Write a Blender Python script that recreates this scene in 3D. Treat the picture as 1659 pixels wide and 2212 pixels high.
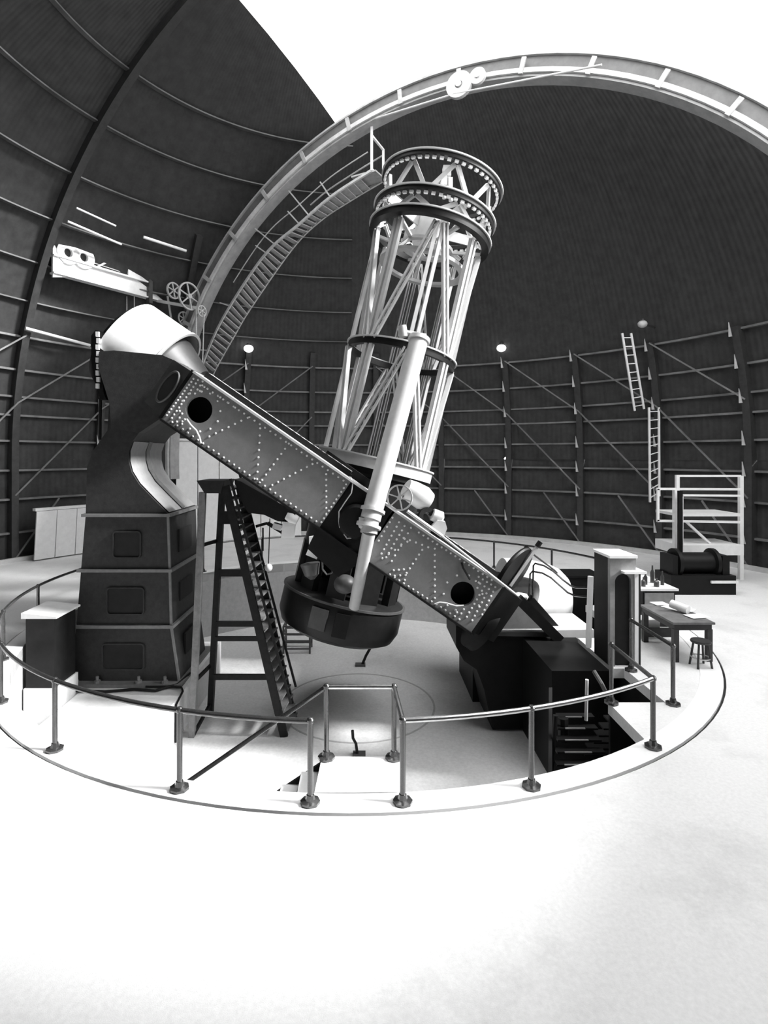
import bpy, math, random
from math import sin, cos, pi, radians, sqrt, atan2, hypot
from mathutils import Vector, Matrix

random.seed(7)
for o in list(bpy.data.objects):
    bpy.data.objects.remove(o, do_unlink=True)
SC = bpy.context.scene
COL = SC.collection

# ------------------------------------------------------------------ camera
FX, CX, HY = 1200.0, 788.0, 985.0           # focal length, principal column, horizon row (pixels of 1659 x 2212)
CAM = Vector((0.18, -13.9, 4.0))
cam = bpy.data.cameras.new('camera')
cam.sensor_fit = 'HORIZONTAL'; cam.sensor_width = 36.0
cam.lens = FX / 1659.0 * 36.0
cam.shift_x = (829.5 - CX) / 1659.0
cam.shift_y = -(1106.0 - HY) / 1659.0
cam.clip_end = 200
co = bpy.data.objects.new('camera', cam); COL.objects.link(co)
co.location = CAM; co.rotation_euler = (pi / 2, 0, 0)
SC.camera = co

# ------------------------------------------------------------------ light and exposure
w = bpy.data.worlds.new('world'); SC.world = w; w.use_nodes = True
bg = w.node_tree.nodes['Background']
bg.inputs[0].default_value = (1, 1, 1, 1); bg.inputs[1].default_value = 4.2      # bright overcast sky beyond the open slit
sun = bpy.data.lights.new('sun', 'SUN'); sun.energy = 9.5; sun.angle = radians(9)
so = bpy.data.objects.new('sun', sun); COL.objects.link(so)
SUN_DIR = Vector((0.83, -0.10, 0.55)).normalized()          # from the scene towards the sun
so.rotation_euler = SUN_DIR.to_track_quat('Z', 'Y').to_euler(); so.location = (20, -20, 40)
SC.view_settings.view_transform = 'Standard'
SC.view_settings.look = 'None'
SC.view_settings.gamma = 1.0
SC.view_settings.exposure = 0.2
try:
    SC.view_settings.use_curve_mapping = False
except Exception:
    pass

# ------------------------------------------------------------------ pixel -> place
def W(px, py, d):                     # point seen at a pixel at distance d in front of the camera
    return Vector((CAM.x + (px - CX) * d / FX, CAM.y + d, CAM.z - (py - HY) * d / FX))
def F(px, py, z=0.0):                 # point of a level at a pixel
    return W(px, py, (CAM.z - z) * FX / (py - HY))

# ------------------------------------------------------------------ materials
MATS = {}
def mat(name, col, rough=0.6, metal=0.0, var=0.25, scale=4.0, bump=0.0, spec=0.5, stains=0.0, emit=0.0):
    m = bpy.data.materials.new(name); m.use_nodes = True
    nt = m.node_tree; N = nt.nodes; L = nt.links
    b = N['Principled BSDF']
    b.inputs['Roughness'].default_value = rough
    b.inputs['Metallic'].default_value = metal
    b.inputs['Specular IOR Level'].default_value = spec
    tc = N.new('ShaderNodeTexCoord')
    nz = N.new('ShaderNodeTexNoise'); nz.inputs['Scale'].default_value = scale
    nz.inputs['Detail'].default_value = 6; nz.inputs['Roughness'].default_value = 0.65
    L.new(tc.outputs['Object'], nz.inputs['Vector'])
    rp = N.new('ShaderNodeValToRGB')
    lo = col * (1 - var); hi = min(1.0, col * (1 + var))
    rp.color_ramp.elements[0].position = 0.3; rp.color_ramp.elements[0].color = (lo, lo, lo, 1)
    rp.color_ramp.elements[1].position = 0.7; rp.color_ramp.elements[1].color = (hi, hi, hi, 1)
    L.new(nz.outputs['Fac'], rp.inputs['Fac'])
    out = rp.outputs['Color']
    if stains > 0:
        n2 = N.new('ShaderNodeTexNoise'); n2.inputs['Scale'].default_value = 0.55; n2.inputs['Detail'].default_value = 8
        n2.inputs['Roughness'].default_value = 0.7
        L.new(tc.outputs['Object'], n2.inputs['Vector'])
        r2 = N.new('ShaderNodeValToRGB')
        r2.color_ramp.elements[0].position = 0.28; v = 1 - stains; r2.color_ramp.elements[0].color = (v, v, v, 1)
        r2.color_ramp.elements[1].position = 0.5; r2.color_ramp.elements[1].color = (1, 1, 1, 1)
        L.new(n2.outputs['Fac'], r2.inputs['Fac'])
        mx = N.new('ShaderNodeMix'); mx.data_type = 'RGBA'; mx.blend_type = 'MULTIPLY'; mx.inputs[0].default_value = 1
        L.new(out, mx.inputs[6]); L.new(r2.outputs['Color'], mx.inputs[7]); out = mx.outputs[2]
    L.new(out, b.inputs['Base Color'])
    if bump > 0:
        bp = N.new('ShaderNodeBump'); bp.inputs['Strength'].default_value = bump; bp.inputs['Distance'].default_value = 0.02
        n3 = N.new('ShaderNodeTexNoise'); n3.inputs['Scale'].default_value = scale * 6
        L.new(tc.outputs['Object'], n3.inputs['Vector'])
        L.new(n3.outputs['Fac'], bp.inputs['Height']); L.new(bp.outputs['Normal'], b.inputs['Normal'])
    if emit > 0:
        b.inputs['Emission Color'].default_value = (1, 1, 1, 1); b.inputs['Emission Strength'].default_value = emit
    MATS[name] = m
    return m

mat('floor_paint', 0.74, 0.75, var=0.07, scale=22, bump=0.12, stains=0.22)
mat('kerb_paint', 0.84, 0.7, var=0.04, scale=12)
mat('pit_concrete', 0.66, 0.8, var=0.1, scale=14, bump=0.1, stains=0.18)
mat('pit_wall_paint', 0.40, 0.8, var=0.12, scale=8)
mat('dark_groove', 0.015, 0.9)
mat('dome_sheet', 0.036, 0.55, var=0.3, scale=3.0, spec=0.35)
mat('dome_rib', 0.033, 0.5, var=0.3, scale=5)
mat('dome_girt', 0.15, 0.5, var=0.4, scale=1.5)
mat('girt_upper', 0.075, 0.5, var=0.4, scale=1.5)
mat('rail_highlight', 0.5, 0.24, metal=1.0, var=0.2, scale=9)
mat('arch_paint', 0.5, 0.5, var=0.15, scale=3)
mat('arch_dark', 0.12, 0.5, var=0.2, scale=3)
mat('stair_iron', 0.42, 0.5, var=0.2, scale=5)
mat('white_paint', 0.80, 0.55, var=0.06, scale=5)
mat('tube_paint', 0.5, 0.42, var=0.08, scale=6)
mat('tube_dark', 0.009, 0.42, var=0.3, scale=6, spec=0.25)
mat('yoke_grey', 0.2, 0.5, var=0.10, scale=7, bump=0.05)
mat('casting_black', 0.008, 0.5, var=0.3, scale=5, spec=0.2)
mat('casting_grey', 0.06, 0.45, var=0.2, scale=5)
mat('rivet_glint_pale', 0.85, 0.35, var=0.04, scale=5)
mat('pier_iron', 0.032, 0.6, var=0.25, scale=9, bump=0.1, spec=0.25)
mat('pier_trim', 0.17, 0.5, var=0.2, scale=8)
mat('pier_lit_face', 0.30, 0.5, var=0.1, scale=8)
mat('plinth_white', 0.80, 0.8, var=0.07, scale=6, bump=0.1, stains=0.12)
mat('rail_iron', 0.03, 0.2, var=0.3, scale=9, spec=1.0)
mat('girder_paint', 0.36, 0.4, var=0.2, scale=3)
mat('wood_black', 0.010, 0.55, var=0.4, scale=9, spec=0.2)
mat('wood_worn_lit', 0.16, 0.55, var=0.3, scale=7)
mat('tread_light', 0.60, 0.6, var=0.15, scale=9)
mat('cabinet_dark', 0.011, 0.5, var=0.3, scale=6, spec=0.25)
mat('cabinet_edge', 0.24, 0.45, var=0.2, scale=6)
mat('paper', 0.86, 0.8, var=0.04, scale=12)
mat('desk_wood', 0.03, 0.5, var=0.35, scale=6)
mat('desk_top', 0.14, 0.5, var=0.25, scale=6)
mat('globe_lit', 0.9, 0.4, var=0.02, emit=4.0)
mat('globe_dim', 0.5, 0.3, var=0.1)
mat('glass_bottle', 0.06, 0.15, var=0.2, scale=4)
mat('steel_bright', 0.62, 0.3, metal=0.6, var=0.12, scale=8)
mat('rope', 0.5, 0.8, var=0.2, scale=20)

def corrugate(m, waves=420.0, strength=0.14):
    nt = m.node_tree; N = nt.nodes; L = nt.links; b = N['Principled BSDF']
    tc = N.new('ShaderNodeTexCoord'); sp = N.new('ShaderNodeSeparateXYZ'); L.new(tc.outputs['Object'], sp.inputs[0])
    at = N.new('ShaderNodeMath'); at.operation = 'ARCTAN2'; L.new(sp.outputs['Y'], at.inputs[0]); L.new(sp.outputs['X'], at.inputs[1])
    mu = N.new('ShaderNodeMath'); mu.operation = 'MULTIPLY'; mu.inputs[1].default_value = waves; L.new(at.outputs[0], mu.inputs[0])
    sn = N.new('ShaderNodeMath'); sn.operation = 'SINE'; L.new(mu.outputs[0], sn.inputs[0])
    bp = N.new('ShaderNodeBump'); bp.inputs['Strength'].default_value = strength; bp.inputs['Distance'].default_value = 0.03
    L.new(sn.outputs[0], bp.inputs['Height']); L.new(bp.outputs['Normal'], b.inputs['Normal'])
corrugate(MATS['dome_sheet'])

# ------------------------------------------------------------------ geometry helpers
ORG = {}
def V(*a): return Vector(a)
def frame(d, hint=None):
    d = d.normalized()
    h = hint if hint is not None else (V(0, 0, 1) if abs(d.z) < 0.9 else V(1, 0, 0))
    a = d.cross(h)
    if a.length < 1e-6: a = d.cross(V(0, 1, 0))
    a.normalize(); b = a.cross(d).normalized()
    return a, b
class MB:
    def __init__(s): s.v = []; s.f = []
    def add(s, vs, fs):
        k = len(s.v); s.v += [Vector(p) for p in vs]; s.f += [tuple(i + k for i in q) for q in fs]; return s
    def hexa(s, P):                               # 8 points: bottom 4, top 4
        return s.add(P, [(3, 2, 1, 0), (4, 5, 6, 7), (0, 1, 5, 4), (1, 2, 6, 5), (2, 3, 7, 6), (3, 0, 4, 7)])
    def box(s, x0, x1, y0, y1, z0, z1):
        return s.hexa([(x0, y0, z0), (x1, y0, z0), (x1, y1, z0), (x0, y1, z0), (x0, y0, z1), (x1, y0, z1), (x1, y1, z1), (x0, y1, z1)])
    def obox(s, c, ax, ay, az):                   # centre and three half axes
        P = []
        for k in (-1, 1):
            for i, j in ((-1, -1), (1, -1), (1, 1), (-1, 1)): P.append(c + ax * i + ay * j + az * k)
        return s.hexa(P)
    def bar(s, p, q, w_, h_, hint=None):
        p = Vector(p); q = Vector(q); d = q - p; a, b = frame(d, hint)
        return s.obox((p + q) / 2, a * w_ / 2, b * h_ / 2, d / 2)
    def channel(s, p, q, w_, h_, hint=None, t=0.02):   # U section: web and two flanges
        p = Vector(p); q = Vector(q); d = q - p; a, b = frame(d, hint); c = (p + q) / 2
        s.obox(c, a * w_ / 2, b * t / 2, d / 2)
        s.obox(c + a * (w_ / 2 - t / 2) + b * h_ / 2, a * t / 2, b * h_ / 2, d / 2)
        s.obox(c - a * (w_ / 2 - t / 2) + b * h_ / 2, a * t / 2, b * h_ / 2, d / 2)
        return s
    def tube(s, p, q, r, n=10, r2=None, cap=True):
        p = Vector(p); q = Vector(q); a, b = frame(q - p); r2 = r if r2 is None else r2
        vs = [p + (a * cos(2 * pi * i / n) + b * sin(2 * pi * i / n)) * r for i in range(n)]
        vs += [q + (a * cos(2 * pi * i / n) + b * sin(2 * pi * i / n)) * r2 for i in range(n)]
        fs = [(i, (i + 1) % n, n + (i + 1) % n, n + i) for i in range(n)]
        if cap: fs += [tuple(range(n - 1, -1, -1)), tuple(range(n, 2 * n))]
        return s.add(vs, fs)
    def path(s, pts, r, n=8, closed=False):
        pts = [Vector(p) for p in pts]; m = len(pts); vs = []; fs = []
        pa = None
        for i, p in enumerate(pts):
            if closed: d = pts[(i + 1) % m] - pts[i - 1]
            else: d = pts[min(i + 1, m - 1)] - pts[max(i - 1, 0)]
            a, b = frame(d, None if pa is None else None)
            if pa is not None:
                a = (pa - d.normalized() * pa.dot(d.normalized()))
                a = a.normalized() if a.length > 1e-6 else frame(d)[0]
                b = d.normalized().cross(a) * -1
                b = a.cross(d.normalized())
            pa = a
            vs += [p + (a * cos(2 * pi * k / n) + b * sin(2 * pi * k / n)) * r for k in range(n)]
        for i in range(m if closed else m - 1):
            j = (i + 1) % m
            fs += [(i * n + k, i * n + (k + 1) % n, j * n + (k + 1) % n, j * n + k) for k in range(n)]
        if not closed: fs += [tuple(range(n - 1, -1, -1)), tuple((m - 1) * n + k for k in range(n))]
        return s.add(vs, fs)
    def sweep(s, pts, sec, ups, closed=False):     # rectangular strip: sec=(w,h), ups = normal at each point
        pts = [Vector(p) for p in pts]; m = len(pts); vs = []
        for i, p in enumerate(pts):
            if closed: d = pts[(i + 1) % m] - pts[i - 1]
            else: d = pts[min(i + 1, m - 1)] - pts[max(i - 1, 0)]
            up = Vector(ups[i] if isinstance(ups, list) else ups)
            a = d.cross(up).normalized(); b = a.cross(d).normalized()
            for i2, j2 in ((-1, -1), (1, -1), (1, 1), (-1, 1)): vs.append(p + a * i2 * sec[0] / 2 + b * j2 * sec[1] / 2)
        fs = []
        for i in range(m if closed else m - 1):
            j = (i + 1) % m
            fs += [(i * 4 + k, i * 4 + (k + 1) % 4, j * 4 + (k + 1) % 4, j * 4 + k) for k in range(4)]
        if not closed: fs += [(3, 2, 1, 0), tuple((m - 1) * 4 + k for k in range(4))]
        return s.add(vs, fs)
    def ring(s, c, ax, prof, n=48, a0=0.0, a1=None):  # prof: closed list (radius, along)
        ax = ax.normalized(); a, b = frame(ax); m = len(prof); vs = []
        full = a1 is None; steps = n if full else n + 1
        for i in range(steps):
            t = 2 * pi * i / n if full else a0 + (a1 - a0) * i / n
            e = a * cos(t) + b * sin(t)
            vs += [c + e * r + ax * h for r, h in prof]
        fs = []
        for i in range(n):
            j = (i + 1) % steps if full else i + 1
            fs += [(i * m + k, i * m + (k + 1) % m, j * m + (k + 1) % m, j * m + k) for k in range(m)]
        if not full: fs += [tuple(range(m - 1, -1, -1)), tuple(n * m + k for k in range(m))]
        return s.add(vs, fs)
    def lathe(s, c, ax, prof, n=32):               # open profile, poles closed by caps
        ax = ax.normalized(); a, b = frame(ax); m = len(prof); vs = []; fs = []
        for i in range(n):
            e = a * cos(2 * pi * i / n) + b * sin(2 * pi * i / n)
            vs += [c + e * r + ax * h for r, h in prof]
        for i in range(n):
            j = (i + 1) % n
            fs += [(i * m + k, i * m + k + 1, j * m + k + 1, j * m + k) for k in range(m - 1)]
        fs += [tuple(i * m for i in range(n)), tuple((n - 1 - i) * m + m - 1 for i in range(n))]
        return s.add(vs, fs)
    def prism(s, poly, off):                       # polygon of points, extruded by vector
        n = len(poly); off = Vector(off)
        vs = [Vector(p) for p in poly] + [Vector(p) + off for p in poly]
        fs = [tuple(range(n)), tuple(range(2 * n - 1, n - 1, -1))]
        fs += [(i, n + i, n + (i + 1) % n, (i + 1) % n) for i in range(n)]
        return s.add(vs, fs)
    def ball(s, c, r, n=12, sc=(1, 1, 1)):
        c = Vector(c); vs = []; m = n // 2
        for j in range(1, m):
            for i in range(n):
                t = pi * j / m; p = 2 * pi * i / n
                vs.append(c + V(r * sc[0] * sin(t) * cos(p), r * sc[1] * sin(t) * sin(p), r * sc[2] * cos(t)))
        fs = [(j * n + i, j * n + (i + 1) % n, (j + 1) * n + (i + 1) % n, (j + 1) * n + i) for j in range(m - 2) for i in range(n)]
        vs += [c + V(0, 0, r * sc[2]), c - V(0, 0, r * sc[2])]; k = len(vs)
        fs += [(i, k - 2, (i + 1) % n) for i in range(n)] + [((m - 2) * n + i, (m - 2) * n + (i + 1) % n, k - 1) for i in range(n)]
        return s.add(vs, fs)
    def build(s, name, m, parent=None, smooth=True, org=None, angle=32, kind=None):
        o0 = ORG.get(parent, V(0, 0, 0)) if parent else (org if org is not None else V(0, 0, 0))
        me = bpy.data.meshes.new(name)
        me.from_pydata([tuple(p - o0) for p in s.v], [], s.f)
        me.validate(); me.update()
        import bmesh
        bm = bmesh.new(); bm.from_mesh(me); bmesh.ops.recalc_face_normals(bm, faces=bm.faces); bm.to_mesh(me); bm.free()
        if smooth:
            me.polygons.foreach_set('use_smooth', [True] * len(me.polygons))
            me.set_sharp_from_angle(angle=radians(angle))
        me.materials.append(MATS[m])
        o = bpy.data.objects.new(name, me); COL.objects.link(o)
        if parent: o.parent = parent
        else: o.location = o0
        ORG[o] = Vector(o0)
        if kind: o['kind'] = kind
        return o
def thing(name, label, cat, loc=(0, 0, 0), group=None, kind=None):
    o = bpy.data.objects.new(name, None); COL.objects.link(o); o.location = loc; ORG[o] = Vector(loc)
    o.empty_display_size = 0.2
    if label: o['label'] = label
    if cat: o['category'] = cat
    if group: o['group'] = group
    if kind: o['kind'] = kind
    return o
def tag(o, label=None, cat=None, group=None, kind=None):
    if label: o['label'] = label
    if cat: o['category'] = cat
    if group: o['group'] = group
    if kind: o['kind'] = kind
    return o
def inst(src, parent, loc, rot=None):             # a copy sharing its mesh, placed in its parent's space (world point given)
    c = src.copy(); COL.objects.link(c); c.parent = parent; c.location = Vector(loc) - ORG[parent]
    if rot is not None: c.rotation_euler = rot
    ORG[c] = Vector(loc)
    return c

# ================================================================== THE SETTING
RK, RP, RD, ZC, PZ = 7.70, 7.34, 15.2, 3.84, -2.2     # kerb, pit and dome radii, dome springing, pit floor level
def arc(r, z, a0, a1, n): return [V(r * cos(a0 + (a1 - a0) * i / n), r * sin(a0 + (a1 - a0) * i / n), z) for i in range(n + 1)]

# gallery floor (ring), kerb band, dark joint between them
b = MB(); b.ring(V(0, 0, 0), V(0, 0, 1), [(RK + .035, 0), (15.25, 0), (15.25, -.3), (RK + .035, -.3)], 128)
tag(b.build('floor', 'floor_paint', angle=30), 'white painted ring floor of the gallery around the sunken pit', kind='structure')
b = MB(); b.ring(V(0, 0, 0), V(0, 0, 1), [(RP, .012), (RK - .005, .012), (RK - .005, -.3), (RP, -.3)], 128)
tag(b.build('trim_1', 'kerb_paint'), 'smooth white kerb band running around the rim of the pit', kind='structure')
b = MB(); b.ring(V(0, 0, 0), V(0, 0, 1), [(RK - .005, -.03), (RK + .035, -.03), (RK + .035, -.2), (RK - .005, -.2)], 128)
tag(b.build('trim_2', 'dark_groove'), 'dark joint line between kerb and gallery floor', kind='structure')
b = MB(); b.ring(V(0, 0, PZ), V(0, 0, 1), [(0.001, 0), (7.6, 0), (7.6, -.2), (0.001, -.2)], 96)
pf = tag(b.build('pit_floor', 'pit_concrete'), 'pale concrete floor of the sunken telescope pit', kind='structure')
b = MB(); b.ring(V(0, 0, PZ), V(0, 0, 1), [(1.88, .006), (1.93, .006), (1.93, -.02), (1.88, -.02)], 72)
b.build('hatch_ring', 'pit_wall_paint', pf)
b = MB(); b.ring(V(0, 0, PZ), V(0, 0, 1), [(RP, 2.19), (RP + .22, 2.19), (RP + .22, -.1), (RP, -.1)], 128)
tag(b.build('wall_pit', 'pit_wall_paint'), 'grey painted round wall of the sunken pit', kind='structure')

# deck over the right of the pit, with its stair opening
def deck_strip(b, x0, x1, y0f, y1f, z0, z1, n=8):
    for i in range(n):
        xa = x0 + (x1 - x0) * i / n; xb = x0 + (x1 - x0) * (i + 1) / n
        b.hexa([(xa, y0f(xa), z0), (xb, y0f(xb), z0), (xb, y1f(xb), z0), (xa, y1f(xa), z0), (xa, y0f(xa), z1), (xb, y0f(xb), z1), (xb, y1f(xb), z1), (xa, y1f(xa), z1)])
circ = lambda x: -sqrt(max(0, (RP + .02) ** 2 - x * x))
b = MB()
deck_strip(b, 4.13, 5.06, circ, lambda x: -4.88, -.18, 0.0)
deck_strip(b, 4.86, 5.06, lambda x: -3.45, lambda x: -1.7, -.18, 0.0, 2)
deck_strip(b, 5.06, 6.1, circ, lambda x: -1.7, -.18, 0.0)
deck_strip(b, 6.1, 7.3, circ, lambda x: min(1.0, -circ(x)), -.18, 0.0, 12)
tag(b.build('floor_deck', 'floor_paint', angle=30), 'white deck beside the pit holding desk and dark cabinet', kind='structure')
b = MB(); b.box(5.06, 5.12, -5.2, -1.7, PZ, -.18); b.box(4.13, 5.1, -4.96, -4.9, PZ, -.18)
tag(b.build('wall_deck', 'casting_black'), 'black wall under the edge of the deck', kind='structure')

# ---- dome shell with open slit.  slit runs along u; s measures across it
PH = radians(152); NN = V(-sin(PH), cos(PH), 0); UU = V(cos(PH), sin(PH), 0)
S0, S1, AEND = -6.7, 4.8, 4.75  # opening widened out of view to let more light onto the near floor
def sph(s, th, R=RD):
    rho = sqrt(max(R * R - s * s, 0)); return NN * s + UU * rho * cos(th) + V(0, 0, ZC + rho * sin(th))
ss = [-RD + .0004, -14.6, -13.6, -12.3, -11, -9.6, -8.2, -7.4, S0, -5.3, -4, -2.6, -1.2, .2, 1.8, 3.4, S1, 6.2, 7.6, 9, 10.4, 11.8, 13.2, 14.5, RD - .0004]
nt_ = 48
b = MB(); idx = {}
for i, s in enumerate(ss):
    for j in range(nt_ + 1): idx[i, j] = len(b.v); b.v.append(sph(s, pi * j / nt_))
for i in range(len(ss) - 1):
    for j in range(nt_):
        sm = (ss[i] + ss[i + 1]) / 2; th = pi * (j + .5) / nt_
        am = sqrt(RD ** 2 - sm * sm) * cos(th); zm = ZC + sqrt(RD ** 2 - sm * sm) * sin(th)
        if S0 < sm < S1 and am < AEND and zm > 6.5: continue
        b.f.append((idx[i, j], idx[i, j + 1], idx[i + 1, j + 1], idx[i + 1, j]))
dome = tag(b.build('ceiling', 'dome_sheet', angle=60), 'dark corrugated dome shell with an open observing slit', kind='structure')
b = MB(); n = 112
b.add(arc(RD, -.3, 0, 2 * pi, n)[:-1] + arc(RD, ZC, 0, 2 * pi, n)[:-1], [(i, (i + 1) % n, n + (i + 1) % n, n + i) for i in range(n)])
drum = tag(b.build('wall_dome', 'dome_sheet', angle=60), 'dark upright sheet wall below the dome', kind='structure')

def in_slit(p, m=0.25):
    s = p.dot(NN); a = p.dot(UU)
    return S0 - m < s < S1 + m and a < AEND + m and p.z > 6.3
def wallp(az, z, inset):
    r = RD - inset
    if z > ZC: r = sqrt(max(r * r - (z - ZC) ** 2, 0))
    return V(r * cos(az), r * sin(az), z)
# ribs / columns
AZ0 = radians(61.3); DAZ = 2 * pi / 28
for k in range(-5, 10):
    az = AZ0 + k * DAZ
    pts = [wallp(az, z, .16) for z in (0, 1.3, 2.6, ZC)]
    for e in range(1, 30):
        th = radians(2.6 * e); r = RD - .16
        p = V(r * cos(th) * cos(az), r * cos(th) * sin(az), ZC + r * sin(th))
        if in_slit(p) or p.z > (8.8 if az < radians(84) else 19 if k == 7 else 13.5 if k == 5 else 9.6): break
        pts.append(p)
    ups = [V(-cos(az), -sin(az), 0.0)] * 4 + [(V(0, 0, ZC) - p).normalized() for p in pts[4:]]
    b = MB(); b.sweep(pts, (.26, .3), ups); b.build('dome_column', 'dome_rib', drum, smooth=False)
# horizontal girts
ZL = [1.07, 2.35, 3.45, 4.57, 5.55, 6.25, 7.25, 8.45, 9.7, 11.0, 12.4, 13.8, 15.2, 16.4]
for li, z in enumerate(ZL):
    run = []; runs = []
    for i in range(0, 113):
        az = radians(-22) + radians(228) * i / 112
        p = wallp(az, z, .09)
        if in_slit(p) or (z > 8.6 and az < radians(92)):
            if len(run) > 2: runs.append(run)
            run = []
        else: run.append(p)
    if len(run) > 2: runs.append(run)
    for r_ in runs:
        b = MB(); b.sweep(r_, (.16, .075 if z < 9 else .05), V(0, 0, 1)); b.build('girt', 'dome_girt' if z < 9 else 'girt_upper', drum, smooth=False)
# diagonal braces of the wall bays
for k in range(-3, 8):
    a0 = AZ0 + k * DAZ; a1 = a0 + DAZ
    if radians(78) < a0 < radians(90): continue
    left = a0 > radians(90)
    for (z0, z1) in ((2.5, 6.0), (6.0, 8.5), (.1, 2.3)):
        p, q = (wallp(a0, z0, .3), wallp(a1, z1, .3)) if not left else (wallp(a1, z0, .3), wallp(a0, z1, .3))
        if z0 == .1: q = wallp(a0 + DAZ * .5 if not left else a1 - DAZ * .5, z1, .3); p = wallp(a0 if not left else a1, z0, .3)
        b = MB(); b.bar(p, q, .055, .055); b.build('brace', 'dome_girt', drum, smooth=False)
# gusset brackets on the columns
for k in (-3, -2, -1, 0, 4, 5, 6):
    az = AZ0 + k * DAZ; t = V(-sin(az), cos(az), 0)
    for z in (1.1, 2.4, 3.5, 4.6, 6.1, 7.3, 8.4):
        c = wallp(az, z, .34) + t * .1
        b = MB(); b.prism([c + t * .07 + V(0, 0, .3), c - t * .05 + V(0, 0, -.22), c + t * .06 + V(0, 0, -.22)], V(-cos(az), -sin(az), 0) * .04)
        b.build('gusset', 'arch_paint', drum, smooth=False)
# base rail ring of the dome
b = MB(); b.ring(V(0, 0, 0), V(0, 0, 1), [(14.72, 0), (14.72, .16), (14.86, .16), (14.86, 0)], 112)
tag(b.build('baseboard_dome', 'arch_paint'), 'pale low rail curb at the foot of the dome wall', kind='structure')

# white doors and panels on the far wall
def leaves(name, label, az0, az1, n, z0, z1, r, tilt=0.0):
    t = thing(name, label, None, wallp((az0 + az1) / 2, 0, RD - r), kind='structure')
    for i in range(n):
        a = az0 + (az1 - az0) * (i + .02) / n; c = az0 + (az1 - az0) * (i + .98) / n
        p = V(r * cos(a), r * sin(a), 0); q = V(r * cos(c), r * sin(c), 0); o = V(-cos((a + c) / 2), -sin((a + c) / 2), 0) * .06
        b = MB(); b.prism([p + V(0, 0, z0), q + V(0, 0, z0), q + V(0, 0, z1) + o * tilt, p + V(0, 0, z1) + o * tilt], o)
        b.build('panel', 'white_paint', t, smooth=False)
    b = MB(); b.sweep([V((r - .06) * cos(az0 + (az1 - az0) * i / 6), (r - .06) * sin(az0 + (az1 - az0) * i / 6), z1 + .06) for i in range(7)], (.2, .1), V(0, 0, 1))
    b.build('cap_rail', 'white_paint', t, smooth=False)
    return t
leaves('door_1', 'tall white panelled doors in the far dome wall behind the pier', radians(102), radians(126), 6, 0.0, 4.7, 14.6)
leaves('door_2', 'low white panelled screen at the dome wall left of the pier', radians(140.5), radians(150), 3, 0.05, 1.9, 14.3, 3)

# ================================================================== ARCH GIRDER AND ITS STAIR
def archp(s, a, rho):
    return NN * s + UU * a + V(0, 0, ZC + sqrt(max(rho * rho - a * a, 0)))
t = thing('arch_girder', 'great curved girder spanning the dome beside the open slit', 'girder', NN * -5.5 + UU * 12.7)
angs = [radians(-4 + 156 * i / 60) for i in range(61)]
def archq(s, th, rho): return NN * s + UU * rho * cos(th) + V(0, 0, ZC + rho * sin(th))
for nm, rho, s, sec, m in (('flange', 12.95, -5.55, (.5, .07), 'girder_paint'), ('flange', 12.3, -5.55, (.5, .07), 'girder_paint'),
                           ('web', 12.62, -5.42, (.06, .64), 'arch_dark'), ('web', 12.62, -5.68, (.06, .64), 'arch_dark'),
                           ('track_rail', 12.42, -5.27, (.1, .14), 'arch_paint')):
    b = MB(); b.sweep([archq(s, th, rho) for th in angs], sec, [NN.cross(archq(s, th + .01, rho) - archq(s, th - .01, rho)).normalized() for th in angs])
    b.build(nm, m, t, smooth=False)
for th in [radians(18 + 9.5 * i) for i in range(13)]:           # splice plates
    p = archq(-5.22, th, 12.55); d = (archq(-5.22, th + .01, 12.55) - p).normalized(); up = NN.cross(d)
    b = MB(); b.obox(p, d * .07, NN * .03, up * .25); b.build('splice_plate', 'girder_paint', t, smooth=False)
# sheaves and stay rod under the girder
c = W(992, 184, 17.9)
b = MB(); b.ring(c, NN, [(.12, -.07), (.42, -.07), (.42, .07), (.12, .07)], 28); b.tube(c - NN * .12, c + NN * .12, .1, 12)
sh = b.build('sheave', 'arch_paint', t)
c2 = W(1032, 165, 17.65)
b = MB(); b.ring(c2, NN, [(.08, -.06), (.26, -.06), (.26, .06), (.08, .06)], 24); b.tube(c2 - NN * .1, c2 + NN * .1, .08, 12)
b.build('sheave', 'arch_paint', t)
b = MB(); b.tube(W(812, 256, 19.6), W(985, 202, 17.9), .035, 8); b.tube(W(985, 202, 17.9), W(1300, 140, 15.8), .03, 8); b.build('stay_rod', 'arch_paint', t)

# curved stair hung under the girder
def onplane(px, py, s):
    d = V((px - CX) / FX, 1, -(py - HY) / FX); k = (s - CAM.dot(NN)) / d.dot(NN); return CAM + d * k
def resample(P, n):
    L = [0]
    for i in range(1, len(P)): L.append(L[-1] + (P[i] - P[i - 1]).length)
    out = []
    for k in range(n):
        x = L[-1] * k / (n - 1); i = 0
        while i < len(P) - 2 and L[i + 1] < x: i += 1
        f = (x - L[i]) / (L[i + 1] - L[i]); 
        p0 = P[max(i - 1, 0)]; p1 = P[i]; p2 = P[i + 1]; p3 = P[min(i + 2, len(P) - 1)]
        out.append(.5 * ((2 * p1) + (p2 - p0) * f + (2 * p0 - 5 * p1 + 4 * p2 - p3) * f * f + (3 * p1 - p0 - 3 * p2 + p3) * f ** 3))
    return out
Lp = resample([onplane(x, y, -5.6) for x, y in ((803, 368), (715.5, 424.6), (643, 487), (587, 534), (540, 594), (479, 692), (444, 770), (425, 830))], 45)
Rp = resample([onplane(x, y, -6.5) for x, y in ((828, 390), (759, 431), (693, 475), (631, 537), (540, 667), (507, 723), (463, 802), (445, 850))], 45)
t = thing('curved_stair', 'curved iron stair hung below the arch girder, ending in a railed platform', 'stair', Lp[-1])
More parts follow.
